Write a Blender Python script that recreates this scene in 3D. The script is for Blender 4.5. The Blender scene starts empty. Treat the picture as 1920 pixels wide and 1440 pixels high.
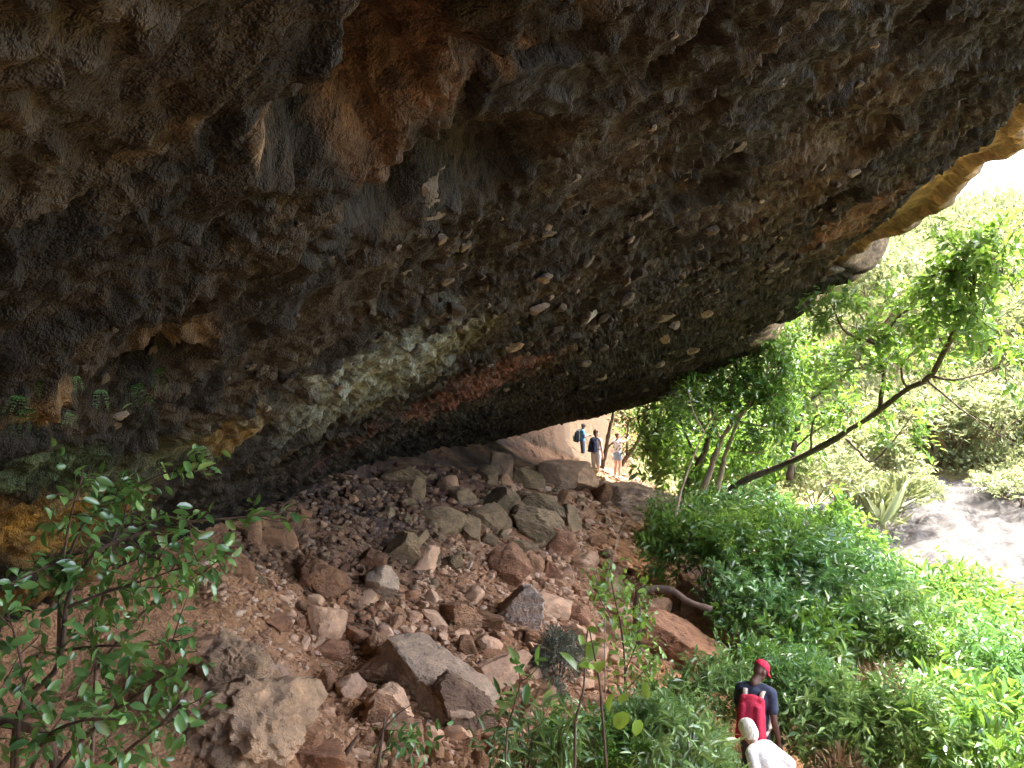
import bpy, bmesh, math, random
import numpy as np
from mathutils import Vector, Matrix, Euler, Quaternion

# ------------------------------------------------------------------ camera, sky, sun, exposure
scene = bpy.context.scene
col = scene.collection
F = 1507.0                      # focal length in photograph pixels (1920 wide)
cam = bpy.data.objects.new('camera', bpy.data.cameras.new('camera'))
col.objects.link(cam)
cam.location = (0, 0, 0)
cam.rotation_euler = (math.radians(90), 0, 0)
cam.data.sensor_width = 36.0
cam.data.lens = 36.0 * F / 1920.0
cam.data.clip_start = 0.05
cam.data.clip_end = 2000
scene.camera = cam

SUN_EL, SUN_AZ = math.radians(70), math.radians(66)     # azimuth clockwise from +Y (the way the camera looks)
world = bpy.data.worlds.new('World')
scene.world = world
world.use_nodes = True
wn, wl = world.node_tree.nodes, world.node_tree.links
sky = wn.new('ShaderNodeTexSky')
sky.sky_type = 'NISHITA'
sky.sun_disc = False
sky.sun_elevation, sky.sun_rotation = SUN_EL, SUN_AZ
sky.air_density, sky.dust_density, sky.ozone_density = 0.5, 5.0, 0.5
wl.new(sky.outputs[0], wn['Background'].inputs[0])
wn['Background'].inputs[1].default_value = 0.15
sl = bpy.data.lights.new('sun', 'SUN')
sl.energy, sl.angle, sl.color = 2.0, math.radians(0.53), (1.0, 0.955, 0.87)
sun = bpy.data.objects.new('sun', sl)
col.objects.link(sun)
sdir = Vector((math.sin(SUN_AZ) * math.cos(SUN_EL), math.cos(SUN_AZ) * math.cos(SUN_EL), math.sin(SUN_EL)))
sun.rotation_euler = sdir.to_track_quat('Z', 'Y').to_euler()
sun.location = sdir * 60
vs = scene.view_settings
vs.view_transform, vs.look, vs.gamma, vs.use_curve_mapping = 'Standard', 'None', 1.0, False
vs.exposure = 4.05
cy = scene.cycles
cy.use_denoising = True
try:
    cy.denoiser = 'OPENIMAGEDENOISE'
except Exception:
    pass
cy.max_bounces, cy.diffuse_bounces, cy.glossy_bounces = 5, 4, 1
cy.use_adaptive_sampling, cy.adaptive_threshold = True, 0.08
cy.transmission_bounces, cy.transparent_max_bounces = 4, 6
cy.sample_clamp_indirect = 6.0
cy.caustics_reflective = cy.caustics_refractive = False

# ------------------------------------------------------------------ numpy noise
rng = np.random.default_rng(11)
random.seed(5)
_perm = rng.permutation(256).astype(np.int32)
_perm = np.concatenate([_perm, _perm, _perm])
_g3 = rng.normal(size=(256, 3)); _g3 = (_g3 / np.linalg.norm(_g3, axis=1)[:, None]).astype(np.float32)
_gx, _gy, _gz = (np.ascontiguousarray(_g3[:, k]) for k in range(3))

def perlin(p, seed=0):
    p = (np.asarray(p, float) + seed * 17.317)
    i = np.floor(p).astype(np.int32); f = (p - i).astype(np.float32); i &= 255
    i0, i1, i2 = (np.ascontiguousarray(i[..., k]) for k in range(3))
    f0, f1_, f2_ = (np.ascontiguousarray(f[..., k]) for k in range(3))
    u0, u1, u2 = (t * t * t * (t * (t * 6 - 15) + 10) for t in (f0, f1_, f2_))
    out = 0
    for dx in (0, 1):
        hx = _perm[i0 + dx]; wx = u0 if dx else 1 - u0
        for dy in (0, 1):
            hy = _perm[hx + i1 + dy]; wxy = wx * (u1 if dy else 1 - u1)
            for dz in (0, 1):
                h = _perm[hy + i2 + dz] & 255
                d = _gx[h] * (f0 - dx) + _gy[h] * (f1_ - dy) + _gz[h] * (f2_ - dz)
                out = out + d * wxy * (u2 if dz else 1 - u2)
    return out * 1.5

def fbm(p, octaves=4, seed=0, gain=0.5, lac=2.03):
    a, s, tot = 1.0, 0.0, 0.0
    p = np.asarray(p, float)
    for o in range(octaves):
        s = s + a * perlin(p, seed + o * 3); tot += a
        a *= gain; p = p * lac
    return s / tot

def cells(u, v, seed=0, jitter=0.9):
    """Voronoi cells: F1, F2, per-cell random numbers and the offset from the cell's centre."""
    u = np.asarray(u, np.float32); v = np.asarray(v, np.float32)
    iu, iv = np.floor(u).astype(np.int32), np.floor(v).astype(np.int32)
    u0, v0 = int(iu.min()) - 2, int(iv.min()) - 2
    nu, nv = int(iu.max()) - u0 + 3, int(iv.max()) - v0 + 3
    rg = np.random.default_rng(1000 + seed)
    tx = (np.arange(nu)[:, None] + u0 + .5 + jitter * (rg.random((nu, nv)) - .5)).astype(np.float32).ravel()
    ty = (np.arange(nv)[None, :] + v0 + .5 + jitter * (rg.random((nu, nv)) - .5)).astype(np.float32).ravel()
    tr = rg.random((4, nu * nv)).astype(np.float32)
    base = (iu - u0) * nv + (iv - v0)
    f1 = np.full(u.shape, 81.0, np.float32); f2 = f1.copy(); best = base.copy()
    for a in (-1, 0, 1):
        for b in (-1, 0, 1):
            k = base + (a * nv + b)
            d = (tx[k] - u) ** 2 + (ty[k] - v) ** 2
            m = d < f1
            f2 = np.where(m, f1, np.minimum(f2, d)); f1 = np.where(m, d, f1); best = np.where(m, k, best)
    return np.sqrt(f1), np.sqrt(f2), [tr[j][best] for j in range(4)], u - tx[best], v - ty[best]

def coarse(fn, step, *arrs):
    """Evaluates a slowly varying function on every step-th grid vertex and interpolates it back."""
    nr, nc = arrs[0].shape
    ri = np.unique(np.append(np.arange(0, nr, step), nr - 1)); ci = np.unique(np.append(np.arange(0, nc, step), nc - 1))
    g = np.asarray(fn(*[a[np.ix_(ri, ci)] for a in arrs]), np.float32)
    r = np.arange(nr); c = np.arange(nc)
    j = np.clip(np.searchsorted(ri, r, 'right') - 1, 0, len(ri) - 2); w = ((r - ri[j]) / (ri[j + 1] - ri[j])).astype(np.float32)[:, None]
    g = g[j] * (1 - w) + g[j + 1] * w
    j = np.clip(np.searchsorted(ci, c, 'right') - 1, 0, len(ci) - 2); w = ((c - ci[j]) / (ci[j + 1] - ci[j])).astype(np.float32)[None]
    return g[:, j] * (1 - w) + g[:, j + 1] * w

def smooth(a, b, x):
    t = np.clip((x - a) / (b - a), 0, 1)
    return t * t * (3 - 2 * t)

# ------------------------------------------------------------------ object helpers
def tag(o, label=None, cat=None, group=None, kind=None):
    if label: o['label'] = label
    if cat: o['category'] = cat
    if group: o['group'] = group
    if kind: o['kind'] = kind
    return o

def link(o, parent=None):
    col.objects.link(o)
    if parent is not None:
        o.parent = parent
    return o

def empty(name, loc=(0, 0, 0)):
    o = bpy.data.objects.new(name, None)
    o.empty_display_size = 0.1
    o.location = loc
    return link(o)

def mesh_np(name, verts, faces, mat=None, smooth_shade=True, colors=None):
    """A mesh from numpy arrays; faces is (n,3) or (n,4), or a list of such arrays."""
    me = bpy.data.meshes.new(name)
    verts = np.ascontiguousarray(verts, np.float32)
    fl = faces if isinstance(faces, list) else [faces]
    fl = [np.ascontiguousarray(f, np.int32) for f in fl if len(f)]
    nl = sum(f.size for f in fl); nf = sum(len(f) for f in fl)
    me.vertices.add(len(verts)); me.vertices.foreach_set('co', verts.ravel())
    me.loops.add(nl); me.loops.foreach_set('vertex_index', np.concatenate([f.ravel() for f in fl]))
    me.polygons.add(nf)
    tot = np.concatenate([np.full(len(f), f.shape[1], np.int32) for f in fl])
    me.polygons.foreach_set('loop_start', np.concatenate([[0], np.cumsum(tot)[:-1]]).astype(np.int32))
    me.polygons.foreach_set('loop_total', tot)
    me.polygons.foreach_set('use_smooth', np.full(nf, bool(smooth_shade)))
    if colors is not None:
        at = me.color_attributes.new('Col', 'FLOAT_COLOR', 'POINT')
        at.data.foreach_set('color', np.ascontiguousarray(colors, np.float32).ravel())
    me.update(calc_edges=True)
    if mat: me.materials.append(mat)
    return me

def obj(name, me, parent=None, loc=None, rot=None, scale=None):
    o = bpy.data.objects.new(name, me)
    if loc is not None: o.location = loc
    if rot is not None: o.rotation_euler = rot
    if scale is not None: o.scale = scale
    return link(o, parent)

def uv(px, py):
    return (px - 960.0) / F, (720.0 - py) / F

def at(px, py, D):
    u, v = uv(px, py)
    return Vector((u * D, D, v * D))

def grid_faces(nr, nc):
    a = np.arange(nr * nc).reshape(nr, nc)
    return np.stack([a[:-1, :-1], a[:-1, 1:], a[1:, 1:], a[1:, :-1]], -1).reshape(-1, 4)

def tube_np(pts, rad, nseg=7, cap=True):
    pts = np.asarray(pts, float); n = len(pts)
    rad = np.asarray(rad, float)
    t = np.gradient(pts, axis=0); t /= np.linalg.norm(t, axis=1)[:, None] + 1e-9
    ref = np.array([0.3, 0.2, 1.0]) if abs(t[0][2]) < .9 else np.array([1.0, 0.1, 0])
    V = []
    nrm = ref - t[0] * np.dot(ref, t[0]); nrm /= np.linalg.norm(nrm)
    ang = np.linspace(0, 2 * np.pi, nseg, endpoint=False)
    for i in range(n):
        nrm = nrm - t[i] * np.dot(nrm, t[i]); nrm /= np.linalg.norm(nrm) + 1e-9
        b = np.cross(t[i], nrm)
        V.append(pts[i] + rad[i] * (np.cos(ang)[:, None] * nrm + np.sin(ang)[:, None] * b))
    V = np.concatenate(V)
    i, j = np.meshgrid(np.arange(n - 1), np.arange(nseg), indexing='ij')
    j2 = (j + 1) % nseg
    Q = np.stack([i * nseg + j, i * nseg + j2, (i + 1) * nseg + j2, (i + 1) * nseg + j], -1).reshape(-1, 4)
    T = np.zeros((0, 3), int)
    if cap:
        V = np.concatenate([V, pts[-1:], pts[:1]])
        k = np.arange(nseg); k2 = (k + 1) % nseg; b0 = (n - 1) * nseg
        T = np.concatenate([np.stack([b0 + k, b0 + k2, np.full(nseg, n * nseg)], -1),
                            np.stack([k2, k, np.full(nseg, n * nseg + 1)], -1)])
    return V, Q, T

def spline(pts, n):
    """Catmull-Rom resample of a point list (any dimension)."""
    P = np.asarray(pts, float)
    if len(P) < 3:
        s = np.linspace(0, 1, n)[:, None]
        return P[0] * (1 - s) + P[-1] * s
    E = np.concatenate([[2 * P[0] - P[1]], P, [2 * P[-1] - P[-2]]])
    s = np.linspace(0, len(P) - 1, n); i = np.minimum(s.astype(int), len(P) - 2); f = (s - i)[:, None]
    a, b, c, d = E[i], E[i + 1], E[i + 2], E[i + 3]
    return .5 * (2 * b + (c - a) * f + (2 * a - 5 * b + 4 * c - d) * f ** 2 + (3 * b - a - 3 * c + d) * f ** 3)

class Soup:
    """Collects numpy pieces into one mesh."""
    def __init__(s): s.V, s.Q, s.T, s.n = [], [], [], 0
    def add(s, V, Q=None, T=None):
        if Q is not None and len(Q): s.Q.append(np.asarray(Q) + s.n)
        if T is not None and len(T): s.T.append(np.asarray(T) + s.n)
        s.V.append(np.asarray(V)); s.n += len(V)
    def tube(s, pts, rad, nseg=6): s.add(*tube_np(pts, rad, nseg))
    def mesh(s, name, mat, smooth_shade=True):
        f = []
        if s.Q: f.append(np.concatenate(s.Q))
        if s.T: f.append(np.concatenate(s.T))
        return mesh_np(name, np.concatenate(s.V), f, mat, smooth_shade)

# ------------------------------------------------------------------ materials
class Mat:
    def __init__(s, name):
        s.m = bpy.data.materials.new(name); s.m.use_nodes = True
        s.n, s.l = s.m.node_tree.nodes, s.m.node_tree.links
        s.b = s.n['Principled BSDF']; s.out = s.n['Material Output']
    def new(s, t, **kw):
        o = s.n.new('ShaderNode' + t)
        for k, v in kw.items(): setattr(o, k, v)
        return o
    def coord(s, scale=(1, 1, 1), kind='Object', rot=(0, 0, 0)):
        tc = s.new('TexCoord'); mp = s.new('Mapping')
        mp.inputs['Scale'].default_value = scale; mp.inputs['Rotation'].default_value = rot
        s.l.new(tc.outputs[kind], mp.inputs[0]); return mp.outputs[0]
    def noise(s, vec, scale, detail=5, rough=.55, dist=0):
        o = s.new('TexNoise'); s.l.new(vec, o.inputs['Vector'])
        o.inputs['Scale'].default_value = scale; o.inputs['Detail'].default_value = detail
        o.inputs['Roughness'].default_value = rough; o.inputs['Distortion'].default_value = dist
        return o.outputs['Fac']
    def voro(s, vec, scale, feature='F1', out='Distance'):
        o = s.new('TexVoronoi', feature=feature); s.l.new(vec, o.inputs['Vector'])
        o.inputs['Scale'].default_value = scale
        return o.outputs[out]
    def ramp(s, fac, stops):
        o = s.new('ValToRGB'); s.l.new(fac, o.inputs[0])
        e = o.color_ramp.elements
        while len(e) < len(stops): e.new(0.5)
        for el, (p, c) in zip(e, stops):
            el.position = p; el.color = (*c, 1) if len(c) == 3 else c
        return o.outputs[0]
    def mix(s, fac, a, b, mode='MIX'):
        o = s.new('Mix', data_type='RGBA', blend_type=mode)
        for i, v in ((0, fac), (6, a), (7, b)):
            if hasattr(v, 'is_linked'): s.l.new(v, o.inputs[i])
            elif i == 0: o.inputs[0].default_value = v
            else: o.inputs[i].default_value = (*v, 1)
        return o.outputs[2]
    def math(s, op, a, b=0.0, clamp=False):
        o = s.new('Math', operation=op, use_clamp=clamp)
        for i, v in ((0, a), (1, b)):
            if hasattr(v, 'is_linked'): s.l.new(v, o.inputs[i])
            else: o.inputs[i].default_value = v
        return o.outputs[0]
    def bump(s, h, strength=.5, dist=.02, prev=None):
        o = s.new('Bump'); s.l.new(h, o.inputs['Height'])
        o.inputs['Strength'].default_value = strength; o.inputs['Distance'].default_value = dist
        if prev is not None: s.l.new(prev, o.inputs['Normal'])
        return o.outputs[0]
    def set(s, color=None, rough=None, normal=None, spec=None):
        for k, v in (('Base Color', color), ('Roughness', rough), ('Normal', normal), ('Specular IOR Level', spec)):
            if v is None: continue
            if hasattr(v, 'is_linked'): s.l.new(v, s.b.inputs[k])
            elif isinstance(v, tuple): s.b.inputs[k].default_value = (*v, 1)
            else: s.b.inputs[k].default_value = v
        return s.m

M = {}
def make_overhang_mat():
    m = Mat('conglomerate_rock')
    at_ = m.new('VertexColor', layer_name='Col')
    v = m.coord((.55, 1.25, .7))
    n1 = m.noise(v, 3.2, 5, .7)
    n2 = m.noise(v, 17, 3, .7)
    vo = m.voro(v, 8, 'F1', 'Color')
    g = m.new('RGBToBW'); m.l.new(vo, g.inputs[0])
    c = m.mix(1.0, at_.outputs[0], m.ramp(n1, [(.3, (.5, .5, .5)), (.5, (.98, .95, .92)), (.7, (1.6, 1.52, 1.4))]), 'MULTIPLY')
    c = m.mix(.6, c, m.ramp(n2, [(.3, (.45, .45, .46)), (.6, (1.15, 1.12, 1.05)), (.8, (1.7, 1.6, 1.5))]), 'MULTIPLY')
    c = m.mix(.5, c, m.ramp(g.outputs[0], [(.2, (.55, .55, .55)), (.6, (1, 1, 1)), (.85, (1.7, 1.6, 1.4))]), 'MULTIPLY')
    h = m.math('ADD', m.math('MULTIPLY', m.voro(v, 13, 'F1'), -.5), m.noise(v, 16, 4, .75))
    return m.set(c, .85, m.bump(h, .9, .10), .3)
M['overhang'] = make_overhang_mat()

def make_soil():
    m = Mat('red_soil')
    v = m.coord()
    b = m.noise(v, 7, 6, .72)
    at_ = m.new('VertexColor', layer_name='Col')
    c = m.mix(.9, at_.outputs[0], m.ramp(b, [(.3, (.55, .53, .52)), (.52, (1, 1, 1)), (.72, (1.5, 1.45, 1.4))]), 'MULTIPLY')
    v3 = m.voro(v, 30, 'F1')
    c = m.mix(.6, c, m.ramp(v3, [(.12, (1.5, 1.42, 1.3)), (.28, (.95, .95, .95))]), 'MULTIPLY')
    nb = m.bump(m.math('ADD', b, m.math('MULTIPLY', v3, -.35)), .9, .07)
    return m.set(c, .95, nb, .15)
M['soil'] = make_soil()

def make_rock(name, stops, dust=(.30, .175, .10), dust_amt=.35, bump=.95, streak=None):
    m = Mat(name)
    oi = m.new('ObjectInfo')
    tc = m.new('TexCoord'); ad = m.new('VectorMath', operation='ADD')
    sc = m.new('VectorMath', operation='SCALE'); m.l.new(oi.outputs['Location'], sc.inputs[0]); sc.inputs['Scale'].default_value = 3.7
    geo = m.new('NewGeometry')
    m.l.new(geo.outputs['Position'], ad.inputs[0]); m.l.new(sc.outputs[0], ad.inputs[1])
    v = ad.outputs[0]
    base = m.ramp(oi.outputs['Random'], stops)
    n1 = m.noise(v, 4.5, 6, .72)
    c = m.mix(.95, base, m.ramp(n1, [(.28, (.45, .45, .47)), (.5, (1, .97, .95)), (.72, (1.6, 1.5, 1.4))]), 'MULTIPLY')
    if streak:
        wv = m.new('TexWave', bands_direction='Z'); m.l.new(m.coord((1, 1, 1), 'Object', (.5, .35, .2)), wv.inputs[0])
        wv.inputs['Scale'].default_value = 1.6; wv.inputs['Distortion'].default_value = 3.5; wv.inputs['Detail'].default_value = 4
        c = m.mix(m.ramp(wv.outputs[1], [(.5, (0, 0, 0)), (.8, (.7, .7, .7))]), c, streak)
    sx = m.new('SeparateXYZ'); m.l.new(geo.outputs['Normal'], sx.inputs[0])
    up = m.math('MULTIPLY', m.ramp(sx.outputs[2], [(.45, (0, 0, 0)), (.95, (1, 1, 1))]), m.ramp(n1, [(.4, (0, 0, 0)), (.6, (1, 1, 1))]))
    c = m.mix(m.math('MULTIPLY', up, dust_amt), c, dust)
    return m.set(c, .9, m.bump(m.noise(v, 9, 6, .75), bump, .12), .25)
M['rock'] = make_rock('brown_rock', [(0, (.26, .14, .075)), (.25, (.35, .20, .105)), (.5, (.42, .25, .14)), (.75, (.37, .205, .11)), (1, (.45, .29, .17))])
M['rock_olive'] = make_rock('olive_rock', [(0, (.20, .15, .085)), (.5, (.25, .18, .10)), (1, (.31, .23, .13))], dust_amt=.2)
M['rock_grey'] = make_rock('grey_rock', [(0, (.42, .315, .215)), (.5, (.46, .35, .245)), (1, (.49, .38, .27))], dust_amt=.25)
M['rock_striped'] = make_rock('striped_grey_rock', [(0, (.45, .345, .245)), (1, (.49, .38, .28))], dust_amt=.1, streak=(.55, .46, .38))
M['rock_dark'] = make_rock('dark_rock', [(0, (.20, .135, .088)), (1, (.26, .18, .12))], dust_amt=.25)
M['rock_tan'] = make_rock('tan_rock', [(0, (.42, .27, .16)), (1, (.50, .33, .21))], dust_amt=.1, bump=.4)
M['rock_red'] = make_rock('red_rock', [(0, (.32, .165, .09)), (1, (.36, .195, .11))], dust_amt=.3)
M['stone_ceiling'] = make_rock('embedded_stone', [(0, (.035, .031, .025)), (.4, (.06, .052, .038)), (.7, (.10, .083, .058)), (.9, (.15, .125, .09)), (1, (.2, .17, .13))], dust_amt=0, bump=.6)
M['stone_pale'] = make_rock('pale_blue_stone', [(0, (.19, .19, .17)), (1, (.22, .22, .2))], dust_amt=0, bump=.6)
M['stone_slate'] = make_rock('slate_stone', [(0, (.13, .115, .095)), (1, (.16, .14, .115))], dust_amt=0, bump=.8)
M['slab'] = make_rock('pale_bedrock', [(0, (.075, .073, .071)), (1, (.09, .087, .085))], dust_amt=0, bump=1.0)

def make_leaf(name, c0, c1, c2, trans=.35, tcol=(.30, .42, .04), rough=.38, spec=.5):
    m = Mat(name)
    geo = m.new('NewGeometry'); oi = m.new('ObjectInfo')
    r = m.math('FRACT', m.math('ADD', geo.outputs['Random Per Island'], oi.outputs['Random']))
    base = m.ramp(r, [(0, c0), (.55, c1), (.9, c2), (1, tuple(min(1, x * 1.3) for x in c2))])
    n = m.noise(m.coord(), 30, 2)
    base = m.mix(.4, base, m.ramp(n, [(.3, (.75, .75, .75)), (.7, (1.25, 1.25, 1.2))]), 'MULTIPLY')
    m.set(base, rough, None, spec)
    tr = m.new('BsdfTranslucent')
    tm = m.mix(.55, base, tcol); m.l.new(tm, tr.inputs[0])
    ms = m.new('MixShader'); ms.inputs[0].default_value = trans
    m.l.new(m.b.outputs[0], ms.inputs[1]); m.l.new(tr.outputs[0], ms.inputs[2])
    m.l.new(ms.outputs[0], m.out.inputs[0])
    return m.m
M['leaf_near'] = make_leaf('glossy_dark_leaf', (.06, .14, .05), (.10, .22, .07), (.16, .31, .09), .28, (.26, .48, .08), .25, .9)
M['leaf_sapling'] = make_leaf('sapling_leaf', (.09, .19, .05), (.15, .28, .06), (.25, .42, .07), .35, (.42, .58, .06), .30, .7)
M['leaf_shrub'] = make_leaf('shrub_leaf', (.04, .105, .03), (.075, .175, .04), (.13, .26, .05), .36, (.32, .50, .05), .26, .8)
M['leaf_tree'] = make_leaf('tree_leaf', (.04, .095, .02), (.072, .155, .03), (.125, .22, .04), .45, (.27, .44, .05), .36, .5)
M['leaf_pale'] = make_leaf('pale_hillside_leaf', (.07, .105, .042), (.135, .17, .07), (.24, .26, .12), .35, (.38, .41, .17), .5, .4)
M['leaf_lance'] = make_leaf('lance_leaf', (.08, .16, .06), (.14, .25, .09), (.22, .36, .12), .3, (.36, .5, .10), .30, .7)
M['leaf_grey'] = make_leaf('grey_green_leaf', (.09, .105, .075), (.15, .165, .12), (.22, .23, .17), .2, (.25, .28, .14), .5, .4)
M['leaf_dry'] = make_leaf('dry_straw', (.16, .11, .06), (.24, .17, .10), (.32, .25, .15), .25, (.34, .25, .12), .6, .3)
M['leaf_fern'] = make_leaf('fern_leaf', (.03, .08, .025), (.05, .12, .035), (.08, .17, .05), .3, (.15, .25, .05), .45, .4)

def make_bark(name, c0, c1):
    m = Mat(name); v = m.coord((1, 1, .35))
    n = m.noise(v, 22, 6, .65)
    return m.set(m.ramp(n, [(.3, c0), (.7, c1)]), .9, m.bump(n, .6, .02), .2)
M['bark'] = make_bark('dark_bark', (.045, .032, .022), (.13, .095, .065))
M['bark_light'] = make_bark('pale_bark', (.30, .21, .14), (.52, .40, .29))
M['twig'] = make_bark('twig_bark', (.06, .04, .03), (.16, .11, .08))
M['twig_pale'] = make_bark('dead_twig', (.28, .23, .18), (.48, .41, .33))

def plain(name, c, rough=.85, spec=.2, var=.25, scale=40):
    m = Mat(name)
    n = m.noise(m.coord(), scale, 5, .65); k0, k1 = 1 - var, 1 + var
    return m.set(m.mix(1.0, c, m.ramp(n, [(.3, (k0, k0, k0)), (.7, (k1, k1, k1))]), 'MULTIPLY'), rough, m.bump(m.math('ADD', n, m.math('MULTIPLY', m.noise(m.coord(), scale * .3, 2, .5), 2.5)), .35, .02), spec)
# ------------------------------------------------------------------ terrain
def ground_base(x, y):
    x = np.asarray(x, float); y = np.asarray(y, float)
    wx = smooth(1.6, 3.2, x)
    left = -3.8 - .42 * x + .095 * (y - 10 - wx * np.log1p(np.exp((y - 29.5) * 2)) / 2)
    left = left + .62 * np.log1p(np.exp((y - 31.0 - 10.5 * wx) * 2)) / 2 * smooth(14, 4, x)      # earth bank beyond the overhang
    left = np.where(x < -5, left + .5 * (-5 - x), left)
    d = x * .5 + y * .85
    right = -6.4 + .18 * (x - 13.7) + .08 * (y - 22)
    right = right + .44 * np.log1p(np.exp((d - 40) / 2.5)) * 2.5
    ridge = 15.0 + .0 * x
    right = ridge - np.log1p(np.exp((ridge - right) / 4)) * 4 + .0
    k = .45
    z = np.logaddexp(left / k, right / k) * k
    z = z + 3.0 * np.exp(-((x + 1) ** 2 + (y + 1) ** 2) / 9.7)                            # knoll the photographer stands on
    z = z + .5 * np.exp(-((np.abs((x + 2.5) / .7)) ** 2.2 + np.abs((y - 6.8) / .8) ** 2.2))               # earth mound by the shrub
    z = z - .30 * np.exp(-(((x + 2.2) / .75) ** 2 + ((y - 9.6) / 1.9) ** 2))                # trodden path
    z = z + .40 * np.exp(-(((x + 1.6) / 1.4) ** 2 + ((y - 14.6) / 1.3) ** 2))
    z = z + .45 * np.exp(-(((x + .2) / 1.5) ** 2 + ((y - 18.5) / 1.8) ** 2))
    z = z + .5 * np.exp(-(((x - 4.3) / 1.4) ** 2 + ((y - 25.5) / 1.6) ** 2))
    return z

def ground(x, y):
    x = np.asarray(x, float); y = np.asarray(y, float)
    p = np.stack([x, y, np.zeros_like(x)], -1)
    far = smooth(34, 60, y)
    z = ground_base(x, y) + .38 * fbm(p * .42, 3, 4) + .13 * fbm(p * 1.7, 3, 9) + far * 2.2 * fbm(p * .09, 3, 2)
    return z

def hit(px, py, d0=3.0, d1=90.0):
    """Where the line of sight through a photograph pixel meets the ground."""
    u, v = uv(px, py)
    D = np.geomspace(d0, d1, 900)
    g = ground(u * D, D) - v * D
    i = np.argmax(g > 0)
    if g[i] <= 0: i = len(D) - 1
    return Vector((u * D[i], D[i], v * D[i])), D[i]

def build_ground():
    ys = np.concatenate([np.linspace(-14, 3, 26)[:-1], np.geomspace(3, 48, 510)[:-1], np.geomspace(48, 170, 60)])
    xs = np.concatenate([np.linspace(-40, -7, 24)[:-1], np.linspace(-7, 6, 420)[:-1], np.linspace(6, 14, 90)[:-1], np.geomspace(14, 120, 70)])
    X, Y = np.meshgrid(xs, ys)
    Z = ground_base(X, Y) + coarse(lambda x, y: ground(x, y) - ground_base(x, y), 3, X, Y)
    # crumbly small relief near the cave
    near = smooth(47, 40, Y) * smooth(12, 7, X)
    w = np.stack([X * 3, Y * 3, 0 * X], -1)
    wx = X + .12 * coarse(lambda x, y: perlin(np.stack([x * 3, y * 3, 0 * x], -1), 31), 2, X, Y)
    wy = Y + .12 * coarse(lambda x, y: perlin(np.stack([x * 3, y * 3, 0 * x], -1), 37), 2, X, Y)
    f1, f2, r, du, dv = cells(wx * 3.2, wy * 2.6, 3)
    rough = smooth(-.25, .35, coarse(lambda x, y: fbm(np.stack([x * .5, y * .5, 0 * x], -1), 3, 77), 4, X, Y))
    rough = np.clip(rough * .8 + .35 * smooth(-2.5, -4.5, X) + .2, 0, 1)
    path = np.exp(-(((X + 2.0) / .8) ** 2 + ((Y - 9.4) / 1.8) ** 2))
    rough = rough * (1 - .85 * path)
    Z = Z + near * rough * (.10 * (r[0] - .5) + .10 * ((r[1] - .5) * du + (r[2] - .5) * dv))
    f1, f2, r, du, dv = cells(wx * 9, wy * 7.5, 8)
    Z = Z + near * (.3 + .7 * rough) * (.035 * (r[0] - .5) + .05 * ((r[1] - .5) * du + (r[2] - .5) * dv))
    P = np.stack([X, Y, Z], -1)
    # soil colours: red-brown floor, purplish-dark scree at the back wall with the roof's shade also worked into its colour, ochre bank in the open, leaf litter down the slope
    base = np.zeros(X.shape + (4,)); base[..., 3] = 1
    def blend(c, w): base[..., :3] = base[..., :3] * (1 - w[..., None]) + np.array(c) * w[..., None]
    nz = coarse(lambda x, y: fbm(np.stack([x * .8, y * .8, 0 * x], -1), 4, 55), 3, X, Y)
    base[..., :3] = (.30, .163, .083)
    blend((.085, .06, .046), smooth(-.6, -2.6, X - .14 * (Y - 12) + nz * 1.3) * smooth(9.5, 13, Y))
    blend((.15, .075, .06), np.exp(-(((X + .9) / 1.3) ** 2 + ((Y - 17.5) / 1.6) ** 2)) * .8)
    blend((.37, .205, .108), smooth(-.1, .5, nz) * .6)
    blend((.34, .21, .12), smooth(-.1, .3, nz + .1) * np.exp(-(((X + 2.75) / 1.0) ** 2 + ((Y - 7.1) / 1.2) ** 2)))
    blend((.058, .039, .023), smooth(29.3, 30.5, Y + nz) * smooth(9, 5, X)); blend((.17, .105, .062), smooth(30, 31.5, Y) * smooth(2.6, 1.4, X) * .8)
    blend((.15, .095, .06), np.exp(-(((X - 2.6) / 1.5) ** 2 + ((Y - 28) / 2.2) ** 2)))
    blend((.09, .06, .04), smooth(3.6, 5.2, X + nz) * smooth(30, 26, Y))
    blend((.13, .13, .06), smooth(11, 14, X) * .9)
    spot, _ = hit(490, 1245)
    blend((.42, .36, .32), .8 * np.exp(-(((X - spot.x) / .22) ** 2 + ((Y - spot.y) / .32) ** 2)) * smooth(-.3, .2, fbm(np.stack([X * 6, Y * 6, 0 * X], -1), 3, 5)))
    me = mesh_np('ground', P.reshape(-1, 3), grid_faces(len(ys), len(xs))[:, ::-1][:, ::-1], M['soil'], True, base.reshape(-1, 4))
    return tag(obj('ground', me), kind='structure')
GROUND = build_ground()

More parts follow.
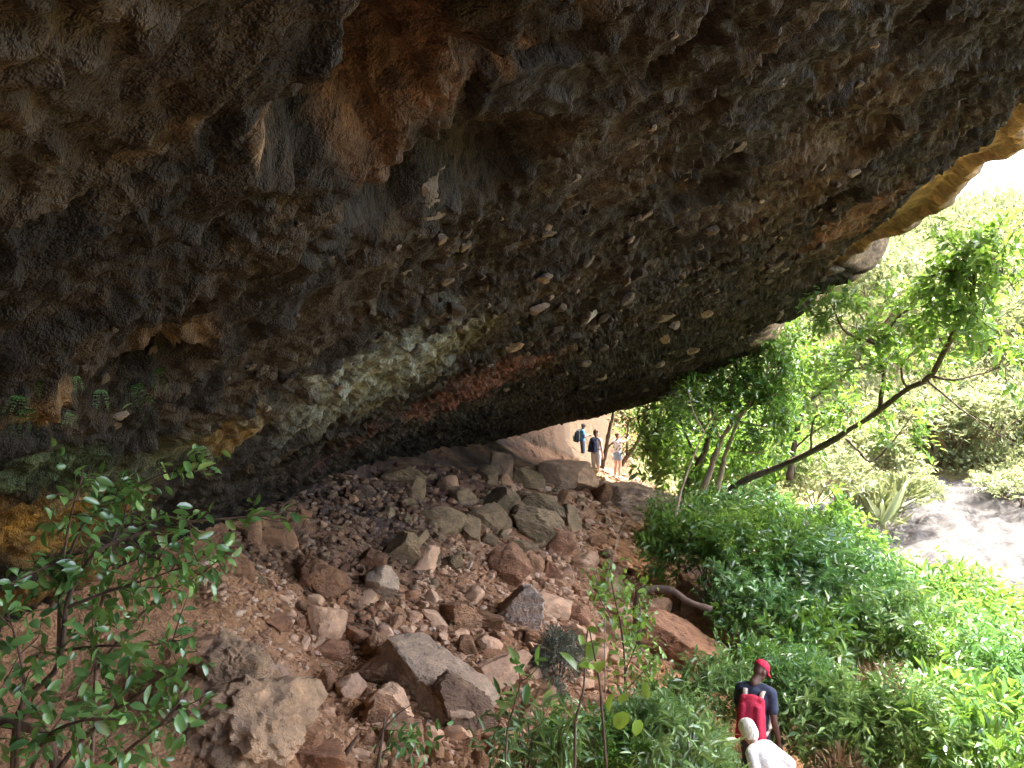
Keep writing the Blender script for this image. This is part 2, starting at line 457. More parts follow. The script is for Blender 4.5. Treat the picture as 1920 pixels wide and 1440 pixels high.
# ------------------------------------------------------------------ the overhang
KB = np.array([(-6.5, -8, -1.5), (-6.1, -2, -2.3), (-5.7, 4, -2.5), (-5.35, 8, -2.2), (-5.15, 11, -2.0), (-4.9, 13.5, -1.85), (-4.5, 16.5, -1.65),
               (-3.4, 21.5, -1.6), (-2.0, 25.6, -1.5), (-1.5, 27.4, -1.4)], float)
KL = np.array([(7.2, -8, 2.5), (7.1, -2, 4.4), (7.0, 4, 4.75), (7.0, 8, 3.9), (7.0, 11, 3.2), (6.85, 13, 2.76), (6.6, 16, 2.08),  # lip behind the camera brought down, unseen, to cut light on the roof
               (6.3, 21, .95), (5.2, 26.6, -.36), (4.3, 28.2, -.80)], float)
NT, NK = 820, 660
def build_overhang():
    yk = spline(np.concatenate([KB, KL], 1), 4000)
    ymid = yk[:, 4]
    want = np.concatenate([np.linspace(-8, 1.2, 40)[:-1], np.geomspace(1.2, 28.2, NK - 39)])
    idx = np.interp(want, ymid, np.arange(4000))
    row = np.stack([np.interp(idx, np.arange(4000), yk[:, c]) for c in range(6)], 1)
    nk = len(row)
    s = np.linspace(0, 1, NT)
    t = s ** 1.25
    f = np.where(t > 0, t, 0) ** .72
    B, L = row[:, None, :3], row[:, None, 3:]
    P = B + (L - B) * t[None, :, None]
    zb = B[..., 2] - .9
    P[..., 2] = zb + (L[..., 2] - zb) * f[None, :]
    T = np.broadcast_to(t, (nk, NT))
    X, Y, Z = P[..., 0].copy(), P[..., 1].copy(), P[..., 2].copy()
    # inward normals of the plain vault
    du_ = np.gradient(P, axis=1); dv_ = np.gradient(P, axis=0)
    N = np.cross(du_, dv_); N /= np.linalg.norm(N, axis=-1)[..., None] + 1e-9
    N = np.where(N[..., 2:3] > 0, -N, N)
    arc = np.concatenate([np.zeros((nk, 1)), np.cumsum(np.linalg.norm(np.diff(P, axis=1), axis=-1), 1)], 1)
    A = X * .95 + Z * .95
    AY = Y + .12 * X
    nearf = .28 + .72 * smooth(3, 11, Y)
    W = np.stack([X, Y * .5, Z], -1)
    def cf(ax, ay, az, o, sd, st=4): return coarse(lambda x, y, z: fbm(np.stack([x * ax, y * ay, z * az], -1), o, sd), st, X, Y, Z)
    wob = cf(.35, .16, .35, 3, 21)
    disp = .26 * nearf * cf(.2, .22, .25, 3, 12)
    # bedding ledges that run away from the camera
    bed = AY * .85 + 1.6 * wob
    saw = bed - np.floor(bed)
    amp = smooth(-.2, .35, cf(.3, .12, .3, 2, 43)) * .8 + .2
    def ledge(q, w): return np.where(q < 1 - w, (q / (1 - w)) ** 1.7, 1 - smooth(0, 1, (q - 1 + w) / w)) - .38
    disp += .19 * nearf * amp * ledge(saw, .2)
    bed2 = AY * 2.9 + 2.4 * cf(.5, .7, .5, 3, 61, 3)
    saw2 = bed2 - np.floor(bed2)
    disp += .11 * ledge(saw2, .25) * smooth(-.25, .25, cf(.7, .5, .7, 3, 64))
    # broken blocks: tilted Voronoi facets at four sizes, longer along the bedding
    calm = np.ones_like(X)
    strip = smooth(.885, .91, T + .03 * wob) * smooth(15.6, 14.6, Y) * smooth(3, 8, Y)      # smooth ochre outer lip
    strip2 = smooth(.955, .985, T + .02 * wob) * smooth(19, 20, Y) * smooth(28, 26, Y)
    smoothing = np.clip(strip + strip2, 0, 1)
    disp = disp * (1 - .75 * strip)
    wa = A + .35 * cf(1.1, .8, 1, 1, 5, 3); wy = AY + .45 * cf(1.1, .8, 1, 1, 6, 3)
    info = {}
    for i, (fa, fy, h, tl, sd) in enumerate([(.5, .8, .05, .06, 1), (1.25, 2.0, .065, .10, 2), (3.1, 5.0, .066, .125, 3), (7.0, 10.5, .046, .095, 4), (15, 22, .02, .045, 5)]):
        f1, f2, r, a, b = cells(wa * fa, wy * fy, sd)
        keep = (1 - .93 * smoothing)
        step = h * (r[0] ** 1.5 - .3) + tl * ((r[1] - .4) * a + (r[2] - .5) * b * 1.2)
        step = step * smooth(0, (.06, .1, .18, .35, .4)[i], f2 - f1)
        disp += step * keep * (nearf if i < 2 else .5 + .5 * nearf if i == 2 else 1)
        info[i] = r
        if i < 3:
            wa = wa + .10 / fa * cf(fa * 3, fy * 3, fa, 1, 70 + i, 2)
            wy = wy + .14 / fy * cf(fa * 3, fy * 3, fa, 1, 80 + i, 2)
    disp += .06 * cf(1.6, 3, 1.6, 3, 99, 2) * (1 - .6 * smoothing)
    # pockets where stones have dropped out
    f1, f2, r, a, b = cells(wa * .9 + 7.3, wy * 1.15 + 2.1, 19)
    pocket = (r[0] > .86) * smooth(.42, .30, f1)
    disp -= .15 * pocket * (1 - smoothing)
    disp -= .42 * strip                                     # the ochre lip sits higher than the broken rock behind it
    fade = smooth(0, .02, T) * .75 + .25
    edge = smooth(1.0, .985, T) * .5 + .5
    # named holes: the deep crack overhead and the socket of the hanging slab
    def proj(P):
        return 960 + F * P[..., 0] / np.maximum(P[..., 1], .3), 720 - F * P[..., 2] / np.maximum(P[..., 1], .3)
    PX, PY = proj(P)
    def near_vertex(px, py):
        q = (PX - px) ** 2 + (PY - py) ** 2 + np.where(Y < 1.0, 1e9, 0)
        k = np.unravel_index(np.argmin(q), q.shape); return P[k], N[k], k
    info_pts = {}
    for nm, px, py in (('slab', 822, 395), ('crack1', 700, 180), ('crack2', 760, 90)):
        info_pts[nm] = near_vertex(px, py)
    def line_dist(pts):
        best = np.full(X.shape, 99.0)
        pl = [near_vertex(*p)[0] for p in pts]
        for a_, b_ in zip(pl[:-1], pl[1:]):
            ab = b_ - a_; tt = np.clip(((P - a_) @ ab) / (ab @ ab), 0, 1)
            dd = np.linalg.norm(P - a_ - tt[..., None] * ab, axis=-1); best = np.minimum(best, dd)
        return best
    wb2 = .10 * cf(4, 2, 4, 3, 15, 2)
    dcr = line_dist([(655, 205), (700, 170), (730, 140), (760, 80)]) + wb2
    disp -= .40 * smooth(.42, .10, dcr)
    drim = line_dist([(585, 265), (620, 215), (660, 140), (700, 120), (735, 75), (790, 10)]) + wb2
    dsk = line_dist([(800, 330), (870, 300), (960, 290)]) + wb2
    disp -= .34 * smooth(.5, .16, dsk)
    # fern ledge on the left wall: a shelf with a dark recess under it
    dl = line_dist([(-60, 745), (60, 715), (160, 700), (240, 680), (315, 648)])
    below = smooth(0, .04, dl) * (PY > np.interp(PX, [-60, 60, 160, 240, 315], [745, 715, 700, 680, 648])) * smooth(420, 330, PX)
    disp -= .32 * below * smooth(.75, .25, dl)
    disp += .08 * smooth(.25, .08, dl) * smooth(380, 320, PX)
    tailf = 1 - .45 * smooth(25.5, 28, np.maximum(Y, row[:, None, 4]))
    P2 = P + N * (disp * fade * edge * tailf)[..., None]
    yl = row[:, 4][:, None]; rag = smooth(.86, 1.0, T) * smooth(29, 25, yl)
    lipn = .42 * perlin(np.stack([yl * .55, 0 * yl, 0 * yl + 3.3], -1), 41) + .42 * np.round(2.2 * perlin(np.stack([yl * 1.3, 0 * yl, 0 * yl + 1.7], -1), 42)) / 2.2 + .10 * perlin(np.stack([yl * 4.5, 0 * yl, 0 * yl], -1), 43)
    lipn = lipn - .3 * smooth(14.3, 14.6, yl) * smooth(15.7, 15.3, yl) + .08 * smooth(15.5, 15.8, yl) * smooth(17.6, 16.8, yl) - .3 * smooth(18.8, 19.0, yl) * smooth(20.4, 19.8, yl)
    P2[..., 0] += lipn * rag
    # ------- colours of the rock itself
    C = np.zeros(X.shape + (4,)); C[..., 3] = 1
    def blend(c, w): C[..., :3] = C[..., :3] * (1 - w[..., None]) + np.array(c) * w[..., None]
    n1 = cf(.35, .6, .4, 4, 33); n2 = cf(.9, 1.7, 1.0, 4, 35, 2)
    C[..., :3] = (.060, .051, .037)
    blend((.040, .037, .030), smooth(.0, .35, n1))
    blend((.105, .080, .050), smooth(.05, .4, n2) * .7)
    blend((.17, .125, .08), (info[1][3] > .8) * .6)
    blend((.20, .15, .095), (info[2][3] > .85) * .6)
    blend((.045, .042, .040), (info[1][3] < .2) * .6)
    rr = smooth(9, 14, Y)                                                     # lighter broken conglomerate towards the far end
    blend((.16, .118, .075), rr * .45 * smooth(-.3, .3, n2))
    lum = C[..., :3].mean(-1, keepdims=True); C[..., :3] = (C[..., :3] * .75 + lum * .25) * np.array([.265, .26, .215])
    def spot(px, py, rx, ry, c, w=1.0, sharp=.5, sc=3.0):
        p0, _, _ = near_vertex(px, py)
        D = p0[1]
        q = ((X - p0[0]) / (rx / F * D)) ** 2 + ((Y - p0[1]) / (ry * 6.0 / F * D)) ** 2 + ((Z - p0[2]) / (max(rx * .6, ry * 1.8) / F * D)) ** 2
        k = q < 3.5
        nn = fbm(np.stack([X[k] * sc, Y[k] * sc * .4, Z[k] * sc], -1), 4, int(px) % 97)
        ww = np.zeros(X.shape); ww[k] = w * smooth(1.3, .1, q[k] + sharp * 1.6 * nn)
        blend(np.array(c) * .54, ww)
    spot(735, 680, 190, 54, (.50, .62, .58), .7, 1.3, 5)
    spot(660, 745, 200, 36, (.34, .41, .36), .6, 1.2, 5)
    spot(700, 740, 190, 38, (.24, .25, .17), .6, .9, 4)
    spot(860, 640, 110, 30, (.17, .16, .06), .6, .8)
    spot(520, 760, 140, 36, (.25, .26, .22), .45, 1.0, 4)
    spot(900, 720, 190, 40, (.30, .13, .095), .8, 1.0, 3)
    spot(640, 835, 120, 14, (.19, .09, .075), .7, .9)
    spot(330, 640, 90, 20, (.34, .22, .10), .7, .9, 4)
    spot(40, 710, 80, 14, (.36, .23, .10), .7, .8, 4)
    spot(430, 800, 130, 30, (.30, .21, .07), .7, .8, 4)
    spot(30, 980, 140, 90, (.40, .24, .05), .85, .6, 2)
    spot(150, 1060, 90, 60, (.42, .25, .05), .7, .6, 2)
    spot(250, 860, 150, 40, (.13, .17, .09), .6, .7)
    spot(60, 870, 90, 40, (.10, .18, .08), .6, .7)
    spot(860, 140, 140, 24, (.22, .12, .065), .5, 1.3, 4)
    spot(670, 160, 60, 22, (.26, .18, .12), .6, 1.1, 5)
    spot(965, 90, 50, 18, (.32, .17, .07), .6, 1.1, 4)
    spot(510, 250, 60, 18, (.42, .30, .18), .8, .8, 5)
    spot(700, 260, 110, 30, (.22, .13, .07), .6, .7, 3)
    spot(1590, 420, 90, 40, (.28, .16, .09), .8, .6, 3)
    spot(1600, 480, 40, 40, (.05, .05, .05), .7, .4)
    spot(1500, 330, 200, 70, (.14, .105, .06), .5, .6, 2)
    blend((.37, .26, .14), strip * .9)
    blend((.24, .15, .08), strip * smooth(.0, .4, cf(2, .25, 2, 3, 91)) * .8)
    blend((.20, .155, .11), strip2 * .8)
    # ------- outer cliff face, top and the closed end behind the camera
    last = P2[:, -1, :]
    nrm_out = np.stack([np.ones(nk), np.zeros(nk), np.zeros(nk)], -1)
    extra = []
    lean = (smooth(27, 21, row[:, 4]) * smooth(10, 14.5, row[:, 4]))[:, None]  # outward lean above the lip, out of view, added to shade the shrubs
    for (o, z) in ((.16, .10), (.28, .35), (.35, .9), (.45, 2.2), (.3, 4.5), (.1, 8), (-.6, 14)):
        q = last + nrm_out * (o * (1 - lean) + lean * (.16 + .45 * min(z, 10) if z > .2 else o)); q = q + np.stack([0 * last[:, 0], 0 * last[:, 0], np.full(nk, z)], -1)
        q = q + nrm_out * (.25 * fbm(q * 1.2, 3, 8))[:, None]
        extra.append(q)
    extra.append(np.stack([np.minimum(last[:, 0] - 9, -8), last[:, 1], np.full(nk, 16.0)], -1))
    extra.append(np.stack([np.full(nk, -14.0), last[:, 1], np.full(nk, -4.0)], -1))
    P3 = np.concatenate([P2, np.stack(extra, 1)], 1)
    C3 = np.concatenate([C, np.tile(np.array([.30, .23, .16, 1.0]), (nk, len(extra), 1))], 1)
    cap = P3[:1].copy(); cap[..., 1] -= 1.2; cap[..., 2] = -9
    ends = []  # rows carried out over the far bank, unseen, added to shade it
    for (oy, oz) in ((.12, .10), (.25, .5), (.5, 2.2), (4.0, 3.6), (13.0, 6.0)):
        q = P3[-1:].copy(); q[..., 1] += oy + .15 * fbm(q * 1.3, 2, 6); q[..., 2] = np.maximum(q[..., 2], q[..., 2] + oz); ends.append(q)
    P3 = np.concatenate([cap, P3] + ends, 0); C3 = np.concatenate([C3[:1], C3] + [C3[-1:]] * 5, 0)
    nk += 5
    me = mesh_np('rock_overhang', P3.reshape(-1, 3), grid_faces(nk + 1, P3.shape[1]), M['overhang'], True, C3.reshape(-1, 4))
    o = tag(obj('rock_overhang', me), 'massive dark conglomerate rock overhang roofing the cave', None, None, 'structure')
    return o, P2, N
OVERHANG, OP, ON = build_overhang()
OPX = 960 + F * OP[..., 0] / np.maximum(OP[..., 1], .3)
OPY = 720 - F * OP[..., 2] / np.maximum(OP[..., 1], .3)
def on_overhang(px, py):
    q = (OPX - px) ** 2 + (OPY - py) ** 2 + np.where(OP[..., 1] < 1.2, 1e9, 0)
    # nearest surface wins where folds overlap
    m = q < 40
    if m.any():
        d = np.where(m, OP[..., 1], 1e9); k = np.unravel_index(np.argmin(d), d.shape)
    else:
        k = np.unravel_index(np.argmin(q), q.shape)
    return Vector(OP[k]), Vector(ON[k])
# ------------------------------------------------------------------ rocks
def ico(level):
    bm = bmesh.new(); bmesh.ops.create_icosphere(bm, subdivisions=level, radius=1.0)
    bm.verts.ensure_lookup_table()
    V = np.array([v.co[:] for v in bm.verts]); Fc = np.array([[v.index for v in f.verts] for f in bm.faces])
    bm.free(); return V / np.linalg.norm(V, axis=1)[:, None], Fc
ICO = {k: ico(k) for k in (1, 2, 3, 4, 5)}

def rock_mesh(name, seed, level=4, style='block', mat=None, size=(1, 1, 1), rough=.05):
    """A broken stone: the polyhedron cut by random planes, chipped and roughened; unit half-size."""
    r = np.random.default_rng(seed)
    D, Fc = ICO[level]
    pl = []
    def plane(n, d): n = np.array(n, float); pl.append((n / np.linalg.norm(n), d))
    if style in ('block', 'slab', 'wedge'):
        for ax in range(3):
            for sg in (-1, 1):
                n = np.zeros(3); n[ax] = sg; n += r.normal(0, .22, 3)
                plane(n, r.uniform(.72, .95))
        for _ in range(r.integers(4, 8)):
            plane(r.normal(size=3), r.uniform(.72, 1.0))
        if style == 'wedge':
            plane((.75, .1, .8), .42)
        if style == 'slab':
            plane((0, .15, 1), .62)
    else:
        for _ in range(r.integers(16, 24)):
            plane(r.normal(size=3), r.uniform(.74, .98))
    n = np.array([p[0] for p in pl]); d = np.array([p[1] for p in pl])
    dots = D @ n.T
    R = np.where(dots > .05, d / np.maximum(dots, .05), 9).min(1)
    R = np.minimum(R, 1.45)
    V = D * R[:, None]
    off = seed * 3.17
    V = V + D * (rough * 1.3 * fbm(V * 2.2 + off, 4, seed % 7) + rough * .6 * perlin(V * 7 + off, 3) + (rough * .35 * perlin(V * 15 + off, 4) if level > 3 else 0))[:, None]
    if level >= 3:      # chipped ledges
        q = V @ r.normal(size=3) * 4 + 1.5 * perlin(V * 1.6 + off, 5)
        V = V * (1 + .045 * (q - np.floor(q)))[:, None]
    V = V * np.array(size)
    me = mesh_np(name, V, Fc, mat, True)
    me.set_sharp_from_angle(angle=math.radians(34))
    return me

def seat(px, py, w, h, sink=.22, depth=None):
    """Ground point under a rock whose picture box is centred on (px, py); half-sizes in metres."""
    p, D = hit(px, py + h * .42)
    return p, D, w * 1.2 / F * D * .5, h * 1.2 / F * D * .5

M['outcrop'] = make_rock('earthy_outcrop', [(0, (.42, .29, .18)), (1, (.47, .33, .21))], dust_amt=.2, bump=1.0)
BOULDERS = [  # px, py, w, h, depth ratio, style, seed, material, (rx, ry, rz) degrees, label
 (830, 1296, 160, 80, .8, 'slab', 3, 'rock_grey', (16, 24, -12), 'large pale grey slab boulder tilted down beside the trodden dirt path'),
 (868, 1330, 84, 78, .8, 'block', 14, 'rock_dark', (0, 15, 20), 'dark brown block leaning on the front of the large grey slab'),
 (968, 1140, 92, 70, .8, 'wedge', 22, 'rock_striped', (-8, 8, 160), 'pale grey striped boulder with a sharp peaked corner in mid floor'),
 (726, 1257, 80, 50, .9, 'round', 31, 'rock', (0, 0, 30), 'flattish brown boulder propped behind the large grey slab'),
 (870, 1152, 66, 50, .8, 'wedge', 5, 'rock', (0, 0, 20), 'brown wedge boulder just left of the striped grey boulder'),
 (606, 1176, 54, 58, .9, 'block', 17, 'rock_tan', (8, 0, 40), 'upright tan block standing alone beside the path'),
 (600, 1090, 78, 62, .8, 'block', 8, 'rock', (0, 25, 15), 'craggy brown boulder at the foot of the scree slope'),
 (952, 1060, 72, 52, .9, 'round', 9, 'rock_red', (0, 0, 0), 'rounded reddish boulder with a deep shadow under its side'),
 (752, 1026, 66, 62, .6, 'wedge', 40, 'rock_olive', (-15, 0, 190), 'olive heart-shaped boulder on the dark scree'),
 (784, 1012, 20, 62, .7, 'slab', 41, 'rock_olive', (0, 70, 70), 'thin upright olive flake against the heart-shaped boulder'),
 (797, 1048, 30, 46, .8, 'block', 42, 'rock_tan', (0, 20, 10), 'small tan stone right of the heart-shaped boulder'),
 (878, 986, 52, 46, .6, 'wedge', 43, 'rock_olive', (-30, 0, 60), 'triangular olive-tan stone with a flat lit face'),
 (836, 976, 58, 40, .8, 'block', 44, 'rock_olive', (0, 10, 15), 'olive block left of the triangular stone'),
 (918, 974, 58, 42, .8, 'block', 45, 'rock_olive', (0, -8, 60), 'olive block right of the triangular stone'),
 (1003, 968, 74, 38, .8, 'slab', 46, 'rock_olive', (0, 12, 0), 'broad olive slab in the middle of the boulder heap'),
 (1000, 993, 70, 34, .8, 'slab', 47, 'rock_olive', (5, 18, 10), 'second olive slab lying below the broad one in the heap'),
 (1070, 972, 44, 42, .7, 'wedge', 48, 'rock_olive', (-10, 30, 40), 'pointed olive stone below the sunlit ledge'),
 (714, 1092, 58, 46, .9, 'round', 49, 'rock_grey', (0, 0, 0), 'lumpy greyish boulder half sunk in the bank'),
 (700, 1054, 42, 34, .8, 'block', 50, 'rock', (0, 20, 0), 'small brown stone above the lumpy greyish boulder'),
 (1093, 1058, 48, 28, .9, 'round', 51, 'rock_tan', (0, 0, 0), 'smooth flattish tan stone left of the bare grey twigs'),
 (1284, 1214, 165, 74, .7, 'slab', 52, 'rock_red', (12, 24, -14), 'big flat reddish slab sloping down under the shrubs'),
 (1318, 1158, 90, 66, .8, 'block', 53, 'rock_dark', (0, 20, 0), 'dark grey boulder under the leaves above the reddish slab'),
 (1066, 893, 100, 46, .9, 'round', 54, 'rock_tan', (0, 12, 10), 'big smooth sunlit tan boulder in front of the hikers'),
 (1040, 893, 56, 48, .9, 'wedge', 55, 'rock_dark', (0, 0, 30), 'dark boulder in shade against the smooth tan boulder'),
 (1208, 950, 130, 62, .9, 'round', 56, 'rock_grey', (0, 8, 0), 'wide grey rock ledge below the hikers feet'),
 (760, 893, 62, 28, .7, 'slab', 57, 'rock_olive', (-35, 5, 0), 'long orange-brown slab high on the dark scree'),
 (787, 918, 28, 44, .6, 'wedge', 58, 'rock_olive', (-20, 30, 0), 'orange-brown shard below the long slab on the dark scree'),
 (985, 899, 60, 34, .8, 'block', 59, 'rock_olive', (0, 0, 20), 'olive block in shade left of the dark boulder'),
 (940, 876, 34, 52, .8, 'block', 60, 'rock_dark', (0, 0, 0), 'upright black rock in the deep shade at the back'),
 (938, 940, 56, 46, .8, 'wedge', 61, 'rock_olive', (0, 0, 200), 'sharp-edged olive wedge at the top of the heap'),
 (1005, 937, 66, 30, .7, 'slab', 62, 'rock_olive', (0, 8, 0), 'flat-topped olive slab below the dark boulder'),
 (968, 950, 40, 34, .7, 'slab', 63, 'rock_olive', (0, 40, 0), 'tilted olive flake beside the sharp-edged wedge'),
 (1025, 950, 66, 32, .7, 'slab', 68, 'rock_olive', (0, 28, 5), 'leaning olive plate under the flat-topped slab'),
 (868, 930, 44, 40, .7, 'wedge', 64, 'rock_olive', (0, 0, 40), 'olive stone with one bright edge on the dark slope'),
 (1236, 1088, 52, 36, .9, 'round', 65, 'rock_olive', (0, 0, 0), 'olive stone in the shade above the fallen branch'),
 (566, 1386, 54, 50, .9, 'block', 66, 'rock', (0, 0, 0), 'brown rock with a white-streaked face at the path edge'),
 (592, 1428, 92, 46, .8, 'slab', 67, 'rock_red', (0, 0, 10), 'flat reddish block at the bottom of the path'),
 (728, 1320, 64, 48, .9, 'block', 69, 'rock_tan', (0, 10, 0), 'tan block wedged under the large grey slab'),
 (752, 1382, 84, 40, .9, 'block', 70, 'rock', (0, 0, 25), 'brown rock behind the small bush at the bottom'),
 (945, 1258, 56, 84, .7, 'wedge', 71, 'rock_tan', (0, 75, 20), 'tall leaning tan rock beside the grey feathery bush'),
 (1020, 1322, 70, 58, .6, 'wedge', 72, 'rock_tan', (0, 35, 30), 'sharp tan wedge rock in front of the grey feathery bush'),
 (1134, 1330, 66, 34, .8, 'block', 73, 'rock', (0, 10, 0), 'brown stone behind the sapling stems'),
 (622, 1222, 58, 34, .8, 'round', 74, 'rock_red', (0, 0, 0), 'low reddish stone in the path below the tan block'),
 (706, 1212, 40, 38, .9, 'round', 75, 'rock', (0, 0, 0), 'rounded brown stone with a tuft of green beside it'),
 (742, 1212, 48, 32, .8, 'block', 76, 'rock', (0, 0, 10), 'squared brown stone in the line above the flattish boulder'),
 (918, 1168, 50, 34, .8, 'slab', 77, 'rock', (0, 12, 0), 'flat brown stone under the front of the striped boulder'),
 (1040, 1140, 60, 36, .8, 'block', 78, 'rock_tan', (0, 14, 0), 'tan stone right of the striped grey boulder'),
 (1000, 1196, 58, 34, .7, 'slab', 79, 'rock', (0, 10, 15), 'brown plate above the grey feathery bush'),
 (880, 1215, 40, 36, .8, 'wedge', 80, 'rock', (0, 30, 0), 'dark-sided brown wedge in the middle of the rubble'),
 (912, 1208, 34, 26, .9, 'round', 81, 'rock_tan', (0, 0, 0), 'smooth pale tan cobble in the middle of the rubble'),
 (1000, 1060, 40, 34, .8, 'block', 82, 'rock', (0, 0, 0), 'brown block right of the rounded reddish boulder'),
 (1038, 1072, 38, 34, .8, 'wedge', 83, 'rock_red', (0, 20, 0), 'reddish wedge between the rounded and flattish stones'),
 (968, 1022, 42, 32, .7, 'wedge', 84, 'rock_olive', (0, -30, 0), 'split olive stone above the rounded reddish boulder'),
 (1050, 1020, 52, 44, .9, 'round', 85, 'rock_red', (0, 0, 0), 'dark red lump of earth and rock below the heap'),
 (512, 1006, 40, 36, .6, 'slab', 86, 'rock', (-40, 10, 0), 'light brown slab standing in the scree by the wall'),
 (476, 1000, 22, 44, .7, 'block', 87, 'rock', (-20, 0, 10), 'narrow upright brown stone in the scree by the wall'),
 (544, 1012, 40, 34, .7, 'wedge', 88, 'rock', (-20, 30, 0), 'pointed brown stone among the scree by the wall'),
 (440, 1050, 56, 50, .7, 'wedge', 89, 'rock', (-20, 0, 10), 'broken brown block beside the leafy branch tips'),
 (486, 968, 30, 50, .5, 'wedge', 90, 'rock', (-30, 0, 0), 'thin grey-brown shard at the foot of the rock wall'),
 (372, 1212, 66, 30, .8, 'slab', 91, 'rock_tan', (0, -10, 10), 'flat tan stone on top of the earth mound'),
 (1260, 1000, 70, 60, .9, 'block', 92, 'rock_dark', (0, 0, 0), 'dark rock in the shade behind the pale tree stems'),
 (1180, 1180, 46, 40, .9, 'block', 93, 'rock_tan', (0, 0, 0), 'tan rock half hidden by the thin leafy sapling'),
 (1232, 1148, 40, 36, .9, 'round', 94, 'rock_tan', (0, 0, 0), 'pale cobble above the big reddish slab'),
]
for (px, py, w, h, dr, style, seed, mk, rot, label) in BOULDERS:
    p, D, hw, hh = seat(px, py, w, h)
    big = max(w, h) > 60
    me = rock_mesh('boulder', seed, 5 if big else 4, style, M[mk], (hw * 1.05, hw * dr, hh * 1.1), .03 if 'smooth sunlit' in label else .085)
    # baked size, so the tilt acts on the stone's real shape
    o = obj('boulder', me, None, (p.x, p.y + hw * dr * .35, p.z + hh * .6), tuple(math.radians(a) for a in rot))
    tag(o, label, 'boulder' if big else 'rock')

# the rough earthy outcrop beside the shrub
p, D = hit(455, 1405)
me = rock_mesh('rock_outcrop', 120, 5, 'round', M['outcrop'], (.56, .50, .36), .15)
tag(obj('rock_outcrop', me, None, (p.x - .05, p.y + .25, p.z + .12), (.1, .2, .4)), 'rough tan outcrop of crumbling rock and earth between the shrub and the path', 'outcrop')
me = rock_mesh('rock_outcrop', 121, 5, 'block', M['outcrop'], (.30, .28, .26), .14)
p, D = hit(425, 1290)
tag(obj('rock_outcrop', me, None, (p.x, p.y + .2, p.z + .05), (.1, -.2, 1.0)), 'craggy upper knob of the tan outcrop beside the flat tan stone', 'outcrop')
# loose rocks one can count
PROTO = {}
for i in range(14):
    st = ('block', 'wedge', 'slab', 'round', 'block', 'wedge')[i % 6]
    for mk in ('rock', 'rock_red', 'rock_olive', 'rock_tan'):
        if i == 0 or mk: PROTO[(i, mk)] = None
base_protos = [rock_mesh('loose_rock', 200 + i, 3, ('block', 'wedge', 'slab', 'round', 'block', 'wedge')[i % 6], M['rock'], (1, .8, .62), .07) for i in range(14)]
def proto(i, mk):
    if PROTO.get((i, mk)) is None:
        me = base_protos[i].copy(); me.materials.clear(); me.materials.append(M[mk]); PROTO[(i, mk)] = me
    return PROTO[(i, mk)]
rr = random.Random(3)
ROCK_KINDS = {
 'floor': ('loose brown rock among the rubble on the red cave floor', 'loose rocks on the cave floor'),
 'heap': ('angular olive-brown rock in the shaded boulder heap', 'rocks of the shaded boulder heap'),
 'scree': ('angular stone half buried in the dark scree by the wall', 'stones in the scree by the wall'),
}
CUT = set('beside leaning with propped just standing at on against right left in lying below half above under sloping high tilted wedged behind between'.split())
def short(label):
    w = label.split(); k = next((i for i, x in enumerate(w) if i > 1 and x in CUT), len(w))
    return ' '.join(w[:k][-4:])
SEEN = set()
SHAPES = ('blocky', 'wedge-shaped', 'flat', 'rounded', 'blocky', 'wedge-shaped')
TONE = {'rock': 'brown', 'rock_red': 'reddish', 'rock_tan': 'tan', 'rock_olive': 'olive'}
WHERE = {'floor': 'on the red floor', 'heap': 'in the heap', 'scree': 'in the dark scree'}
def loose(px, py, w, kind):
    p, D = hit(px, py)
    s = w / F * D * .5
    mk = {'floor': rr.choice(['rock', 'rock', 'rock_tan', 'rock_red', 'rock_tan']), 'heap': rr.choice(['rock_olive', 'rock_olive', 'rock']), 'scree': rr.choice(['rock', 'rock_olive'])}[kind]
    i = rr.randrange(14)
    o = obj('rock', proto(i, mk), None, (p.x, p.y, p.z + s * rr.uniform(.12, .38)),
            (rr.uniform(-.5, .5), rr.uniform(-.5, .5), rr.uniform(0, 6.28)), (s * rr.uniform(.9, 1.15), s * rr.uniform(.8, 1.1), s * rr.uniform(.8, 1.25)))
    size = 'small' if w < 20 else 'middling' if w < 34 else 'sizeable'
    for b in sorted(BOULDERS, key=lambda b: (b[0] - px) ** 2 + (b[1] - py) ** 2)[:4]:
        dx_, dy_ = px - b[0], py - b[1]
        rel = ('left of' if dx_ < 0 else 'right of') if abs(dx_) > abs(dy_) * 1.2 else ('in front of' if dy_ > 0 else 'behind')
        near_ = 'close ' if math.hypot(dx_, dy_) < 55 else 'well ' if rel[-2:] == 'of' else ''
        lab = f"{size} {SHAPES[i % 6]} {TONE[mk]} rock {near_}{rel} the {short(b[9])}"
        if lab not in SEEN: break
    SEEN.add(lab)
    tag(o, lab, 'rock', ROCK_KINDS[kind][1])
taken = [(b[0], b[1], max(b[2], b[3]) * .45) for b in BOULDERS]
n = 0
FLOOR_POLY = [(520, 1125, 640, 1200), (640, 1150, 900, 1250), (800, 1160, 1130, 1260), (840, 1230, 960, 1330), (960, 1050, 1200, 1200), (680, 1300, 760, 1430), (760, 1370, 950, 1440),
              (930, 1260, 1160, 1400), (1150, 1120, 1260, 1300), (520, 1280, 700, 1440), (560, 1120, 760, 1230), (700, 1120, 900, 1200)]
tries = 0
while n < 240 and tries < 6000:
    tries += 1
    b = rr.choice(FLOOR_POLY); px, py = rr.uniform(b[0], b[2]), rr.uniform(b[1], b[3])
    if 500 < px < 690 and 1215 < py < 1400 and rr.random() < .85: continue      # the trodden path stays clear
    w = 20 + 50 * rr.random() ** 1.7
    if any((px - a) ** 2 + (py - c) ** 2 < (r * .85 + w * .22) ** 2 for a, c, r in taken): continue
    taken.append((px, py, w * .4)); loose(px, py, w, 'floor'); n += 1
n = 0
